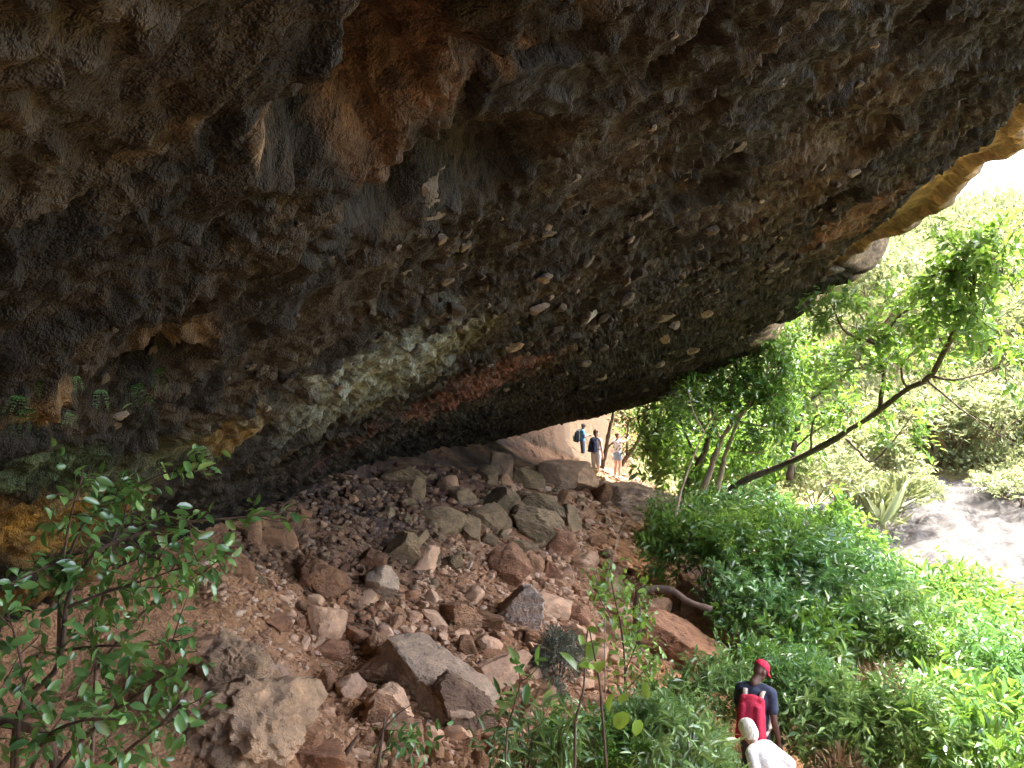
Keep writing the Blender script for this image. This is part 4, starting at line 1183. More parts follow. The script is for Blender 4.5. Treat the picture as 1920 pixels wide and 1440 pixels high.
# ---- the shrub close to the camera on the left: every leaf its own part
def leafy_plant(name, label, stems, leaves_xyz, leafmat, kind, wr, cat='shrub', stemmat='twig', base=None, leafname='leaf', maxparts=300):
    """stems: list of (points, r0, r1); leaves: (pos, dir, up, L) arrays."""
    b = np.array(base if base is not None else stems[0][0][0])
    e = empty(name, b); tag(e, label, cat)
    for pts, r0, r1 in stems:
        S = Soup(); n = max(8, len(pts) * 4)
        S.tube(spline([np.array(p) - b for p in pts], n), np.linspace(r0, r1, n), 6)
        obj('stem', S.mesh('stem', M[stemmat]), e)
    pos, d, up, L = leaves_xyz
    x, y, z = frames(d, up)
    order = np.argsort(pos[:, 1] / L)         # those that show largest first
    V, T = LT[kind]
    protos = []
    for q in range(4):
        W = V.copy(); W[:, 0] *= wr * (1 + .15 * (q - 1.5) / 1.5); W[:, 2] += .05 * (q - 1.5) * W[:, 1] ** 2
        protos.append(mesh_np('leaf', W, T, M[leafmat], True))
    for n_, i in enumerate(order[:maxparts]):
        o = bpy.data.objects.new(leafname, protos[n_ % 4])
        m = Matrix(((x[i][0], y[i][0], z[i][0]), (x[i][1], y[i][1], z[i][1]), (x[i][2], y[i][2], z[i][2])))
        o.rotation_euler = m.to_euler(); o.location = pos[i] - b; o.scale = (L[i],) * 3
        link(o, e)
    rest = order[maxparts:]
    if len(rest):
        S = Soup(); leaf_soup(S, pos[rest] - b, d[rest], up[rest], L[rest], wr, kind)
        tag(obj('foliage', S.mesh('foliage', M[leafmat], True), e), kind='stuff')
    return e

def near_shrub():
    r = np.random.default_rng(21)
    D = 3.6
    main = [[(22, 1480, 3.5), (37, 1330, 3.5), (109, 1249, 3.5), (124, 1140, 3.5), (150, 1076, 3.55), (187, 1031, 3.6), (240, 1009, 3.65), (285, 994, 3.7), (356, 979, 3.7), (439, 971, 3.75), (499, 967, 3.8)],
            [(109, 1249, 3.5), (112, 1125, 3.5), (116, 1069, 3.5), (131, 975, 3.45), (150, 907, 3.4), (156, 880, 3.4)],
            [(94, 1140, 3.6), (150, 994, 3.7), (195, 952, 3.75), (247, 917, 3.8), (317, 885, 3.8), (383, 883, 3.8)],
            [(170, 1480, 3.9), (180, 1256, 3.9), (187, 1144, 3.9), (210, 1080, 3.9), (232, 975, 3.9), (240, 920, 3.9)],
            [(124, 1219, 3.5), (187, 1211, 3.4), (270, 1211, 3.3), (330, 1200, 3.3)],
            [(112, 1440, 3.4), (150, 1390, 3.4), (210, 1335, 3.4), (240, 1275, 3.4), (244, 1226, 3.4)],
            [(210, 1335, 3.4), (285, 1286, 3.35), (326, 1264, 3.3), (350, 1240, 3.3)],
            [(30, 1440, 3.2), (35, 1360, 3.2), (45, 1280, 3.2), (30, 1200, 3.2), (10, 1140, 3.2)],
            [(150, 1076, 3.55), (100, 1060, 3.5), (40, 1085, 3.4), (0, 1100, 3.35)],
            [(180, 1256, 3.9), (240, 1180, 3.9), (300, 1120, 3.9), (370, 1080, 3.9), (410, 1050, 3.9)],
            [(124, 1140, 3.5), (200, 1110, 3.5), (280, 1085, 3.5), (350, 1060, 3.5)],
            [(200, 1440, 3.6), (260, 1390, 3.5), (310, 1350, 3.4), (345, 1300, 3.4)],
            [(60, 1440, 3.3), (90, 1380, 3.2), (160, 1350, 3.1), (230, 1350, 3.1)],
            [(240, 1009, 3.65), (280, 1040, 3.6), (340, 1060, 3.6), (400, 1040, 3.6)]]
    rads = [.014, .009, .008, .011, .007, .012, .008, .010, .007, .009, .008, .010, .010, .006]
    stems = []; P, Dd, U, L = [], [], [], []
    for s, rd in zip(main, rads):
        q = P3(s); stems.append((q, rd, rd * .3))
        Q = spline(q, 60)
        seg = np.linalg.norm(np.diff(Q, axis=0), axis=1).sum()
        n = int(seg * 20) + 4
        f = r.uniform(.22, 1, n) * 58; i = f.astype(int)
        b = Q[i]; t = Q[i + 1] - Q[i]; t /= np.linalg.norm(t, axis=1)[:, None]
        d = t * .5 + r.normal(0, .75, t.shape); d[:, 2] += .15
        d /= np.linalg.norm(d, axis=1)[:, None]
        ln = r.uniform(.08, .22, n)
        for j in range(n):
            if j % 2 == 0: stems.append(([b[j], b[j] + d[j] * ln[j] * .5 + r.normal(0, .01, 3), b[j] + d[j] * ln[j]], .0032, .0014))
        p_, d_, u_, l_ = twig_leaves(r, b, d, ln, 4, .064, .35, .3, .8, .7)
        P.append(p_); Dd.append(d_); U.append(u_); L.append(l_)
    n = 260     # thick growth in the bottom corner
    px, py = r.uniform(-30, 350, n), r.uniform(1130, 1470, n)
    keep = (py > 1150 + np.maximum(0, px - 200) * .9); px, py = px[keep], py[keep]
    dd = r.uniform(2.9, 4.2, len(px))
    P.append(np.array([at(a, b, c) for a, b, c in zip(px, py, dd)])); Dd.append(r.normal(size=(len(px), 3)) + np.array([.2, -.2, -.2])); U.append(np.array([0, -.3, 1]) + r.normal(0, .6, (len(px), 3))); L.append(r.uniform(.05, .10, len(px)))
    n = 60     # and against the wall behind
    px, py = r.normal(230, 75, n), r.normal(1010, 80, n)
    dd = r.uniform(3.5, 4.2, len(px))
    P.append(np.array([at(a, b, c) for a, b, c in zip(px, py, dd)])); Dd.append(r.normal(size=(n, 3)) + np.array([.2, -.2, -.2])); U.append(np.array([0, -.3, 1]) + r.normal(0, .6, (n, 3))); L.append(r.uniform(.05, .085, n))
    # thick stump-like base
    bq = P3([(-20, 1350, 3.3), (30, 1360, 3.3), (80, 1375, 3.35), (100, 1420, 3.4), (105, 1500, 3.4)])
    stems.append((bq, .02, .018))
    g = ground(np.array([-1.9]), np.array([3.5]))[0]
    stems.insert(0, ([(-2.0, 3.6, g - .1), (-2.15, 3.55, g + .6), np.array(at(22, 1480, 3.5))], .022, .014))
    leafy_plant('leafy_shrub', 'tall glossy-leaved shrub with dark thin stems close in front of the rock wall', stems, tuple(np.concatenate(a) for a in (P, Dd, U, L)), 'leaf_near', 'ellipse', .46, base=np.array([-2.0, 3.6, g]))
near_shrub()

# ---- saplings on the floor in the middle
def sapling(name, label, stems_px, leaf_spots, L, leafmat, kind, wr, seed, stemmat='twig', tilt=.6, cat='sapling'):
    r = np.random.default_rng(seed)
    stems = [(P3(s), a, b) for s, a, b in stems_px]
    # the first stem is rooted in the ground
    p0 = np.array(stems[0][0][0]); g = ground(p0[:1], p0[1:2])[0]
    root = np.array([p0[0], p0[1], g - .03])
    if p0[2] > g: stems[0] = ([root] + stems[0][0], stems[0][1], stems[0][2])
    pos = np.array([at(a, b, c) for a, b, c in leaf_spots]); n = len(pos)
    d = r.normal(size=(n, 3)) * .7 + np.array([0, -.25, -.25]); up = np.array([0, -.5, 1]) + r.normal(0, tilt, (n, 3))
    return leafy_plant(name, label, stems, (pos, d, up, L * r.uniform(.6, 1.35, n)), leafmat, kind, wr, cat, stemmat, root)
r_ = np.random.default_rng(77)
def along(stem, n, sp, lo=.2):
    Q = spline(np.array(stem, float), 40); f = r_.uniform(lo, 1, n) * 39
    q = Q[f.astype(int)]; return [(a + r_.normal(0, sp), b + r_.normal(0, sp), c + r_.normal(0, .12)) for a, b, c in q]
sA = [(1168, 1330, 10.2), (1172, 1260, 10.1), (1165, 1180, 10), (1150, 1110, 10), (1140, 1055, 10)]
sB = [(1172, 1260, 10.1), (1195, 1200, 10), (1200, 1140, 10), (1185, 1080, 10)]
sC = [(1168, 1300, 10.2), (1210, 1255, 10.1), (1232, 1220, 10)]
sD = [(1165, 1180, 10), (1128, 1130, 9.9), (1115, 1075, 9.9)]
sapling('thin_sapling', 'thin leafy sapling with small bright leaves in front of the red rubble', [(sA, .016, .005), (sB, .009, .003), (sC, .009, .003), (sD, .007, .003)],
        along(sA, 170, 17) + along(sB, 150, 17) + along(sC, 90, 16, .3) + along(sD, 60, 12), .085, 'leaf_sapling', 'ellipse', .5, 1)
tw = [([(1135, 1100, 10.4), (1150, 1050, 10.4), (1158, 1000, 10.4), (1165, 955, 10.4)], .009, .003), ([(1158, 1000, 10.4), (1145, 980, 10.4), (1140, 965, 10.4)], .004, .002), ([(1150, 1040, 10.4), (1168, 990, 10.4), (1180, 980, 10.4)], .004, .002), ([(1150, 1050, 10.4), (1136, 1020, 10.4), (1128, 1005, 10.4)], .004, .002)]
def bare(name, label, st, mat, cat='branch'):
    st = [(P3(s), a, b) for s, a, b in st]
    b = st[0][0][0]; g = ground(b[:1], b[1:2])[0]
    root = np.array([b[0], b[1], min(g, b[2])])
    if b[2] > g + .02: st[0] = ([np.array([b[0], b[1], g - .03])] + st[0][0], st[0][1], st[0][2])
    e = empty(name, root); tag(e, label, cat)
    for p, a, c in st:
        S = Soup(); S.tube(spline([q - root for q in p], 14), np.linspace(a, c, 14) * (1 + .08 * np.sin(np.arange(14) * 2.1)), 6); obj('stem', S.mesh('stem', M[mat]), e)
bare('bare_twigs', 'bare grey upright twigs standing above the thin sapling', tw, 'twig_pale')
sE = [(1078, 1400, 5.6), (1080, 1350, 5.6), (1094, 1290, 5.6), (1097, 1230, 5.6), (1102, 1180, 5.6)]
sF = [(1137, 1440, 5.4), (1130, 1350, 5.4), (1124, 1280, 5.4), (1112, 1215, 5.4), (1105, 1180, 5.4)]
sapling('round_leaf_sapling', 'young sapling with large round yellow-green leaves low in the middle', [(sE, .011, .005), (sF, .010, .004)],
        [(1088, 1190, 5.6), (1120, 1185, 5.5), (1135, 1205, 5.4), (1100, 1235, 5.5), (1128, 1240, 5.4), (1112, 1200, 5.5), (1090, 1245, 5.6), (1140, 1225, 5.4), (1080, 1256, 5.6), (1150, 1300, 5.4), (1160, 1315, 5.3), (1105, 1270, 5.5), (1170, 1340, 5.3), (1215, 1310, 5.2), (1200, 1350, 5.2), (1150, 1360, 5.3), (1128, 1215, 5.4), (1115, 1255, 5.5)],
        .115, 'leaf_sapling', 'round', .62, 2)
sG = [(948, 1420, 5.8), (962, 1330, 5.8), (975, 1280, 5.8), (968, 1240, 5.8), (965, 1215, 5.8)]
sapling('drooping_sapling', 'small sapling with drooping blue-green leaves beside the leaning tan rock', [(sG, .007, .003), ([(975, 1280, 5.8), (995, 1265, 5.8), (1010, 1250, 5.8)], .004, .002)],
        [(955, 1235, 5.8), (968, 1222, 5.8), (985, 1245, 5.8), (978, 1265, 5.8), (990, 1280, 5.8), (1000, 1262, 5.8), (962, 1250, 5.8), (985, 1300, 5.8), (1010, 1250, 5.8), (972, 1240, 5.8), (958, 1325, 5.8), (1005, 1240, 5.8)],
        .125, 'leaf_near', 'ellipse', .42, 3)
sH = [(700, 1420, 7.6), (715, 1370, 7.6), (735, 1340, 7.6), (760, 1325, 7.6)]
sapling('small_bush', 'small blue-green bush growing against the stones at the bottom', [(sH, .007, .003), ([(715, 1370, 7.6), (760, 1370, 7.5), (800, 1380, 7.5)], .005, .002), ([(700, 1420, 7.6), (740, 1400, 7.5), (790, 1400, 7.5)], .005, .002)],
        [(r_.normal(765, 28), r_.normal(1385, 22), 7.5 + r_.normal(0, .15)) for _ in range(80)], .10, 'leaf_near', 'ellipse', .42, 4, cat='bush')
sapling('seedling', 'broad-leaved seedling at the foot of the earth mound', [([(463, 1440, 6.3), (464, 1420, 6.3)], .005, .003)], [(455, 1420, 6.2), (475, 1415, 6.2), (465, 1430, 6.2), (482, 1405, 6.2), (448, 1408, 6.2)], .13, 'leaf_near', 'round', .55, 5, cat='seedling')

# lance-leaved herbs along the bottom, the feathery bush, dry brush and grass
def herb_protos(name, n, mat, L, wr, count, spread, seed0, arch=.9):
    res = []
    for i in range(n):
        r = np.random.default_rng(seed0 + i)
        S = Soup(); T = Soup()
        for s in range(count):
            a = r.uniform(0, 6.28); tip = np.array([math.cos(a), math.sin(a), 0]) * spread * r.uniform(.2, 1) + np.array([0, 0, r.uniform(.5, 1.0)])
            Q = spline([np.zeros(3), tip * np.array([.35, .35, .6]), tip], 8)
            T.tube(Q, np.linspace(.006, .002, 8), 4)
            k = 7
            b = Q[r.integers(2, 8, k)]; d = r.normal(0, .8, (k, 3)) + np.array([math.cos(a), math.sin(a), .25]) * .6
            leaf_soup(S, b, d, np.array([0, 0, 1.0]) + r.normal(0, .45, (k, 3)), L * r.uniform(.6, 1.3, k), wr, 'lance')
        res.append((S.mesh(name + '_leaves', M[mat], True), [T.mesh(name + '_stem', M['twig'])]))
    return res
P_H = herb_protos('herb', 4, 'leaf_lance', .24, .2, 20, .5, 400)
HERBS = [(985, 1405, 7.3, .75, 'tallest clump of narrow-leaved herbs beside the drooping sapling'), (1040, 1420, 7.0, .7, 'clump of narrow-leaved herbs at the foot of the round-leaved sapling'),
         (1200, 1390, 8.2, .7, 'herb clump behind the round-leaved sapling'), (940, 1440, 7.0, .5, 'small herb clump at the bottom edge'), (1290, 1440, 7.2, .7, 'herb clump at the bottom edge near the hikers'),
         (1235, 1440, 7.0, .6, 'dense herb clump at the bottom edge right of the sapling'), (1060, 1375, 8.0, .6, 'herbs against the sharp tan wedge rock')]
for i, (px, py, D, h, label) in enumerate(HERBS):
    c = at(px, py, D)
    e = empty('herb_clump', c + Vector((0, 0, -h * .45))); e.scale = (h * 1.1,) * 3; e.rotation_euler = (0, 0, i * 1.3); tag(e, label, 'herb', 'narrow-leaved herbs along the bottom')
    obj('leaves', P_H[i % 4][0], e); obj('stem', P_H[i % 4][1][0], e)

def feathery(name, label, px, py, D, w, h, mat, L, wr, seed, n=900, up=.4, cat='bush'):
    r = np.random.default_rng(seed)
    c = at(px, py, D); hw, hh = w / F * D / 2, h / F * D / 2
    v = r.normal(size=(n, 3)); v /= np.linalg.norm(v, axis=1)[:, None]; v[:, 2] = np.abs(v[:, 2]) * 1.6 - .6
    p = v * np.array([hw, hw, hh]) * (r.random((n, 1)) ** .4)
    S = Soup(); p = p + .22 * hw * fbm(p * 6 + seed, 2, 4)[:, None] * v; leaf_soup(S, p, v * .6 + np.array([0, 0, up]) + r.normal(0, .55, v.shape), r.normal(size=v.shape), L * r.uniform(.5, 1.4, n), wr, 'small')
    e = empty(name, c); tag(e, label, cat); obj('foliage', S.mesh('foliage', M[mat], False), e)
    T = Soup()
    for j in range(14):
        t = p[r.integers(0, n)]; T.tube(spline([np.array([0, 0, -hh * 1.15]), t * .5 + np.array([0, 0, -hh * .3]), t], 6), np.linspace(.006, .002, 6), 4)
    obj('stem', T.mesh('stem', M['twig']), e)
feathery('feathery_bush', 'grey-green feathery bush hanging over the rock in the middle', 1048, 1228, 10.8, 112, 104, 'leaf_grey', .085, .15, 1, 2600, -.15)
feathery('feathery_tuft', 'small grey tuft below the feathery bush', 1043, 1308, 10.2, 50, 60, 'leaf_grey', .07, .14, 2, 500)
feathery('dry_brush', 'dry brown brush among green shrubs right of the hikers', 1655, 1320, 10.6, 140, 130, 'leaf_dry', .20, .035, 3, 700, .5)
feathery('dry_grass', 'dry straw grass hanging at the lower right of the hikers', 1575, 1440, 9.0, 90, 50, 'leaf_dry', .16, .035, 4, 300, .3)
feathery('grass_tuft', 'pale grass tuft on the near left rim of the rock slab', 1640, 965, 27, 80, 90, 'leaf_pale', .7, .07, 5, 260, .8, 'grass')
feathery('grass_tuft', 'pale grass tuft on the upper rim of the rock slab', 1690, 930, 29, 70, 50, 'leaf_pale', .6, .07, 6, 220, .8, 'grass')
feathery('brown_thicket', 'thicket of thin brown stems standing behind the rock slab', 1775, 860, 37, 150, 110, 'leaf_dry', 1.6, .03, 7, 500, 1.6, 'thicket')
def big_leaf_plant():
    S = []
    b = at(1650, 985, 26)
    e = empty('broad_leaf_plant', b); tag(e, 'plant with long pale strap leaves on the left of the rock slab', 'plant')
    for i, (tx, ty, L, w) in enumerate([(1632, 930, 1.1, .22), (1668, 975, .8, .25), (1705, 905, 1.3, .16), (1640, 950, .9, .2), (1660, 940, 1.0, .2)]):
        t = np.array(at(tx, ty, 26) - b)
        V, T = LT['lance']; d = t / np.linalg.norm(t)
        x, y, z = frames(d[None], np.array([[.2, -.8, .6]]))
        W = V.copy(); W[:, 0] *= w; W *= np.linalg.norm(t) * 1.1
        P = W[:, 0:1] * x + W[:, 1:2] * y + W[:, 2:3] * z
        obj('leaf', mesh_np('leaf', P, T, M['leaf_pale']), e)
big_leaf_plant()

# hanging ferns on the wall
def fern_proto(seed):
    r = np.random.default_rng(seed); S = Soup()
    for f in range(6):
        a = r.uniform(-1.3, 1.3); Q = spline([np.zeros(3), np.array([math.sin(a) * .12, -.12, -.04]), np.array([math.sin(a) * .2, -.16, -.25]), np.array([math.sin(a) * .22, -.15, -.45 * r.uniform(.6, 1.2)])], 12)
        for i in range(1, 12):
            for sd in (-1, 1):
                leaf_soup(S, Q[i][None], np.array([[sd * 1.0, -.2, -.5]]) + r.normal(0, .2, (1, 3)), np.array([[0, -1, .4]]), np.array([.07 * (1.15 - i / 13)]), .45)
    return S.mesh('fronds', M['leaf_fern'], False)
FP = [fern_proto(i) for i in range(3)]
FERNS = [(45, 760, 1.0, 'long fern trailing below the ochre ledge on the wall'), (240, 725, .95, 'fern hanging at the middle of the ledge on the wall'), (300, 690, .9, 'fern hanging at the inner end of the wall ledge'),
         (20, 735, .8, 'fern at the picture edge under the ochre ledge'), (75, 712, .7, 'small fern tucked on the ochre ledge'), (175, 735, .8, 'fern below the middle of the dark recess'), (265, 730, .7, 'small fern next to the middle ledge fern'),
         (355, 850, .9, 'fern on the lower wall above the shrub tips'), (380, 865, .7, 'little fern right of the lower wall fern'), (115, 770, .55, 'tiny fern in the dark recess'), (300, 870, .6, 'tiny fern on the lower wall'), (130, 700, .6, 'small fern on top of the ledge')]
for i, (px, py, s, label) in enumerate(FERNS):
    p, nrm = on_overhang(px, py - 20)
    e = empty('fern', p + nrm * .05); e.scale = (s * p.y / 12,) * 3; e.rotation_euler = (.2 * math.sin(i * 7), .3 * math.sin(i * 5), 1.2 * math.sin(i * 3)); tag(e, label, 'fern', 'ferns hanging on the left wall')
    obj('fronds', FP[i % 3], e)

# dead wood on the floor
bare('fallen_branch', 'crooked fallen branch arching over stones at the shrub edge', [([(1196, 1118, 13.2), (1225, 1104, 13.2), (1262, 1108, 13.1), (1290, 1128, 13), (1335, 1142, 12.9)], .075, .05)], 'twig')
bare('dead_stick', 'dead stick poking up from the bottom of the path', [([(628, 1450, 7.0), (650, 1410, 7.0), (672, 1378, 7.0)], .035, .012)], 'twig')
bare('dead_stick', 'thin dead stick standing before the small bush at the bottom', [([(708, 1440, 7.2), (714, 1400, 7.2), (722, 1345, 7.2)], .022, .009), ([(718, 1370, 7.2), (745, 1340, 7.2), (770, 1322, 7.2)], .009, .004)], 'twig')
bare('dead_stick', 'forked bare stick standing before the smooth tan boulder', [([(1062, 912, 26), (1065, 890, 26), (1068, 868, 26)], .05, .02), ([(1065, 883, 26), (1072, 880, 26), (1077, 884, 26)], .015, .008)], 'twig')
bare('dark_branch', 'dark broken branch lying between the heap stones', [([(942, 1002, 19), (958, 982, 19), (976, 956, 19)], .12, .07)], 'bark')  # a dark log in plain bark
# ------------------------------------------------------------------ people
def cap_hull(bm, p0, r0, p1, r1, seg=10):
    p0, p1 = Vector(p0), Vector(p1)
    D_, _ = ICO[2]
    vs_ = [bm.verts.new(p0 + Vector(d) * r0) for d in D_] + [bm.verts.new(p1 + Vector(d) * r1) for d in D_]
    g = bmesh.ops.convex_hull(bm, input=vs_)
    bmesh.ops.delete(bm, geom=[e for e in g['geom_interior'] if isinstance(e, bmesh.types.BMVert)], context='VERTS')

def ell(bm, c, r, R=None):
    D_, Fc = ICO[3]
    V = D_ * np.array(r)
    if R is not None: V = V @ np.array(R).T
    vs_ = [bm.verts.new(Vector(v) + Vector(c)) for v in V]
    for f in Fc: bm.faces.new([vs_[i] for i in f])

def blob(name, prims, voxel, mat, it=4, fac=.5):
    """One closed skin grown over overlapping tapered limbs and ellipsoids."""
    bm = bmesh.new()
    for p in prims:
        if p[0] == 'c': cap_hull(bm, *p[1:])
        else: ell(bm, *p[1:])
    me = bpy.data.meshes.new(name + '_raw'); bm.to_mesh(me); bm.free()
    o = bpy.data.objects.new(name + '_raw', me); col.objects.link(o)
    m = o.modifiers.new('r', 'REMESH'); m.mode = 'VOXEL'; m.voxel_size = voxel; m.use_smooth_shade = True
    s = o.modifiers.new('s', 'SMOOTH'); s.iterations = it; s.factor = fac
    dg = bpy.context.evaluated_depsgraph_get()
    out = bpy.data.meshes.new_from_object(o.evaluated_get(dg)); out.name = name
    bpy.data.objects.remove(o); bpy.data.meshes.remove(me)
    out.materials.clear(); out.materials.append(mat)
    return out

def Rx(d): return Matrix.Rotation(math.radians(d), 3, 'X')
def Rz(d): return Matrix.Rotation(math.radians(d), 3, 'Z')
def Ry(d): return Matrix.Rotation(math.radians(d), 3, 'Y')

def person(label, loc, heading, h, lean, head_rot, arms, legs, skin, shirt, lower, voxel=.012, sleeve=.55, lower_to=.55, female=False, hair=None, side_lean=0, shoes=None, hem=.80, fingers=True):
    """heading: degrees clockwise from straight away from the camera. arms: {side: (elbow, wrist, hand direction)} relative to the shoulder, before leaning."""
    e = empty('person', loc); e.rotation_euler = (0, 0, -math.radians(heading)); e.scale = (h / 1.72,) * 3
    tag(e, label, 'person')
    hip = Vector((0, 0, .92))
    S = Ry(side_lean) @ Rx(-lean)
    def up(p): return hip + S @ (Vector(p) - hip)
    w = .92 if female else 1.0
    B, C, Lw = [], [], []
    # trunk
    for bag, g in ((B, 0.0), (C, .018)):
        bag += [('e', up((0, 0, 1.10)), (.145 * w + g, .095 + g, .17 + g), S), ('e', up((0, 0, 1.29)), (.165 * w + g, .108 + g, .165 + g), S),
                ('c', up((-.145 * w, 0, 1.395)), .058 + g, up((.145 * w, 0, 1.395)), .058 + g),
                ('c', up((-.10, 0, 1.42)), .045 + g, up((.10, 0, 1.42)), .045 + g)]
    C += [('e', up((0, 0, hem + .16)), (.165 * w, .125, .18), S), ('e', up((0, -.01, 1.0)), (.16 * w, .118, .16), S)]
    B += [('e', (0, 0, .94), (.15, .11, .12)), ('c', up((0, 0, 1.42)), .056, up((0, .02, 1.53)), .052)]
    Lw += [('e', (0, -.005, .95), (.168, .128, .125))]
    # head
    nk = up((0, .01, 1.52))
    HR = S @ Rz(-head_rot[0]) @ Rx(-head_rot[1])
    def hd(p): return nk + HR @ Vector(p)
    B += [('e', hd((0, .0, .125)), (.074, .094, .108), HR), ('e', hd((0, .035, .06)), (.054, .062, .062), HR), ('c', hd((0, .088, .115)), .010, hd((0, .112, .085)), .013),
          ('c', hd((-.03, .078, .128)), .014, hd((.03, .078, .128)), .014), ('c', hd((-.022, .086, .048)), .009, hd((.022, .086, .048)), .009),
          ('e', hd((-.076, -.005, .10)), (.012, .024, .034), HR), ('e', hd((.076, -.005, .10)), (.012, .024, .034), HR), ('c', hd((0, 0, .03)), .052, hd((0, -.01, -.05)), .056)]
    # arms and hands
    for sd, key in ((-1, 'L'), (1, 'R')):
        el, wr_, hdv = arms[key]
        sh = up((sd * .175 * w, 0, 1.39)); el = sh + S @ Vector(el); wr_ = sh + S @ Vector(wr_)
        hdv = (S @ Vector(hdv)).normalized()
        B += [('c', sh, .052, el, .040), ('c', el, .041, el + (wr_ - el) * .35, .040), ('c', el + (wr_ - el) * .35, .040, wr_, .026)]
        C += [('c', sh, .068, sh + (el - sh) * sleeve, .066 if sleeve > .2 else .07)]
        if sleeve > .9: C += [('c', el, .062, el + (wr_ - el) * .9, .045)]
        side = hdv.cross(Vector((0, 1, 0)) if abs(hdv.y) < .8 else Vector((1, 0, 0))).normalized()
        palm = wr_ + hdv * .05
        B += [('c', wr_, .025, palm, .030), ('c', palm - side * .02, .020, palm + hdv * .035 + side * .022, .019), ('c', palm + side * .02, .020, palm + hdv * .035 - side * .022, .019)]
        nrm = hdv.cross(side)
        for k, ln in enumerate((.062, .075, .070, .052)):
            b0 = palm + hdv * .04 + side * (-.030 + .020 * k); mid = b0 + hdv * ln * .55 + nrm * .006; tip = mid + hdv * ln * .45 + nrm * .018
            B += [('c', b0, .0095, mid, .009), ('c', mid, .009, tip, .0075)]
        t0 = palm - side * .032 - hdv * .02; t1 = t0 - side * .028 + hdv * .03; B += [('c', t0, .012, t1, .010), ('c', t1, .010, t1 + hdv * .03, .0085)]
    # legs
    for sd, key in ((-1, 'L'), (1, 'R')):
        kn, an = (Vector(q) for q in legs[key])
        hp = Vector((sd * .085, 0, .90))
        B += [('c', hp, .088, kn, .056), ('c', kn, .056, kn + (an - kn) * .3 + Vector((0, -.012, 0)), .055), ('c', kn + (an - kn) * .3 + Vector((0, -.012, 0)), .054, an, .036),
              ('c', an + Vector((0, -.03, -.045)), .036, an + Vector((sd * .015, .14, -.055)), .032)]
        if lower_to <= 1: en = hp + (kn - hp) * lower_to; Lw += [('c', hp, .105, en, .105 - .02 * lower_to)]
        else: en = kn + (an - kn) * (lower_to - 1); Lw += [('c', hp, .105, kn, .08), ('c', kn, .08, en, .072)]
        if shoes is not None:
            bsh = blob('shoe', [('c', an + Vector((0, -.035, -.05)), .046, an + Vector((sd * .015, .15, -.06)), .042), ('c', an + Vector((0, -.02, -.02)), .045, an + Vector((0, 0, -.05)), .045)], .012, shoes, 2)
            obj('shoe', bsh, e)
    obj('body', blob('body', B, voxel, skin, 3, .4), e)
    obj('shirt', blob('shirt', C, max(voxel, .011), shirt, 3), e)
    obj('shorts', blob('shorts', Lw, max(voxel, .012), lower, 3), e)
    return e, hd, up, HR, S

SK_D = plain('brown_skin', (.12, .065, .045), .5, .4, .15)
SK_DD = plain('dark_skin', (.07, .04, .03), .5, .4, .15)
SK_L = plain('fair_skin', (.56, .34, .26), .5, .4, .1)
def fabric(name, c): return plain(name, c, .9, .1, .18, 28)

def backpack(label, e, up, S, body_mat, strap_mat, size=(.30, .17, .44), z=1.2, back=-.2, pocket=True, accent=None, taper=.8):
    """A rucksack of its own: bag, lid fold, pocket and shoulder straps, in the wearer's frame."""
    W = Matrix.LocRotScale(e.location, e.rotation_euler, e.scale)
    root = empty('backpack', e.location); root.rotation_euler = e.rotation_euler; root.scale = e.scale
    tag(root, label, 'backpack')
    sx, sy, sz = size
    def q(x, y, zz): return up((x, back + y, z + zz))
    P = []
    for sgn in (-1, 1):
        P += [('c', q(sgn * sx * .36, 0, -sz * .42), .06, q(sgn * sx * .36 * taper, .02, sz * .40), .05), ('c', q(sgn * sx * .33, -sy * .42, -sz * .40), .055, q(sgn * sx * .25, -sy * .25, sz * .25), .05)]
    P += [('e', q(0, -.01, -.02), (sx * .5, sy * .5, sz * .5), S), ('e', q(0, -sy * .15, -sz * .25), (sx * .46, sy * .52, sz * .27), S), ('e', q(0, .02, sz * .36), (sx * .38, sy * .38, sz * .16), S)]
    bag = obj('bag', blob('bag', P, .012, body_mat, 4), root)
    if pocket:
        obj('pocket', blob('pocket', [('e', q(-.02, -sy * .62, -sz * .18), (sx * .30, .05, sz * .24), S), ('c', q(-sx * .2 - .02, -sy * .58, -sz * .36), .045, q(sx * .2 - .02, -sy * .58, -sz * .36), .045)], .010, accent or body_mat, 3), root)
        so = Soup(); a = np.linspace(0, np.pi, 14)
        pts = np.array([q(-.02 + math.cos(t) * sx * .30, -sy * .80, -sz * .16 + math.sin(t) * sz * .26) for t in a]); so.tube(pts, np.full(14, .006), 5)
        obj('piping', so.mesh('piping', body_mat), root)
    for sgn in (-1, 1):
        pts = [q(sgn * sx * .28, .06, sz * .46), q(sgn * sx * .30, .10, sz * .56), q(sgn * sx * .34, .19, sz * .60), q(sgn * sx * .36, .29, sz * .50), q(sgn * sx * .40, .33, sz * .2), q(sgn * sx * .50, .25, -sz * .2), q(sgn * sx * .45, .06, -sz * .36)]
        Q = spline([np.array(p) for p in pts], 24); so = Soup()
        t = np.gradient(Q, axis=0); t /= np.linalg.norm(t, axis=1)[:, None]
        wv = np.array(S @ Vector((1, 0, 0)))
        A = Q - wv * .026; B_ = Q + wv * .026
        n_ = np.cross(t, wv); n_ /= np.linalg.norm(n_, axis=1)[:, None]
        V = np.concatenate([A + n_ * .006, B_ + n_ * .006, B_ - n_ * .006, A - n_ * .006]); k = np.arange(23)
        F_ = np.concatenate([np.stack([j * 24 + k, j * 24 + k + 1, ((j + 1) % 4) * 24 + k + 1, ((j + 1) % 4) * 24 + k], -1) for j in range(4)])
        obj('strap', mesh_np('strap', V, F_, strap_mat), root)
    return root

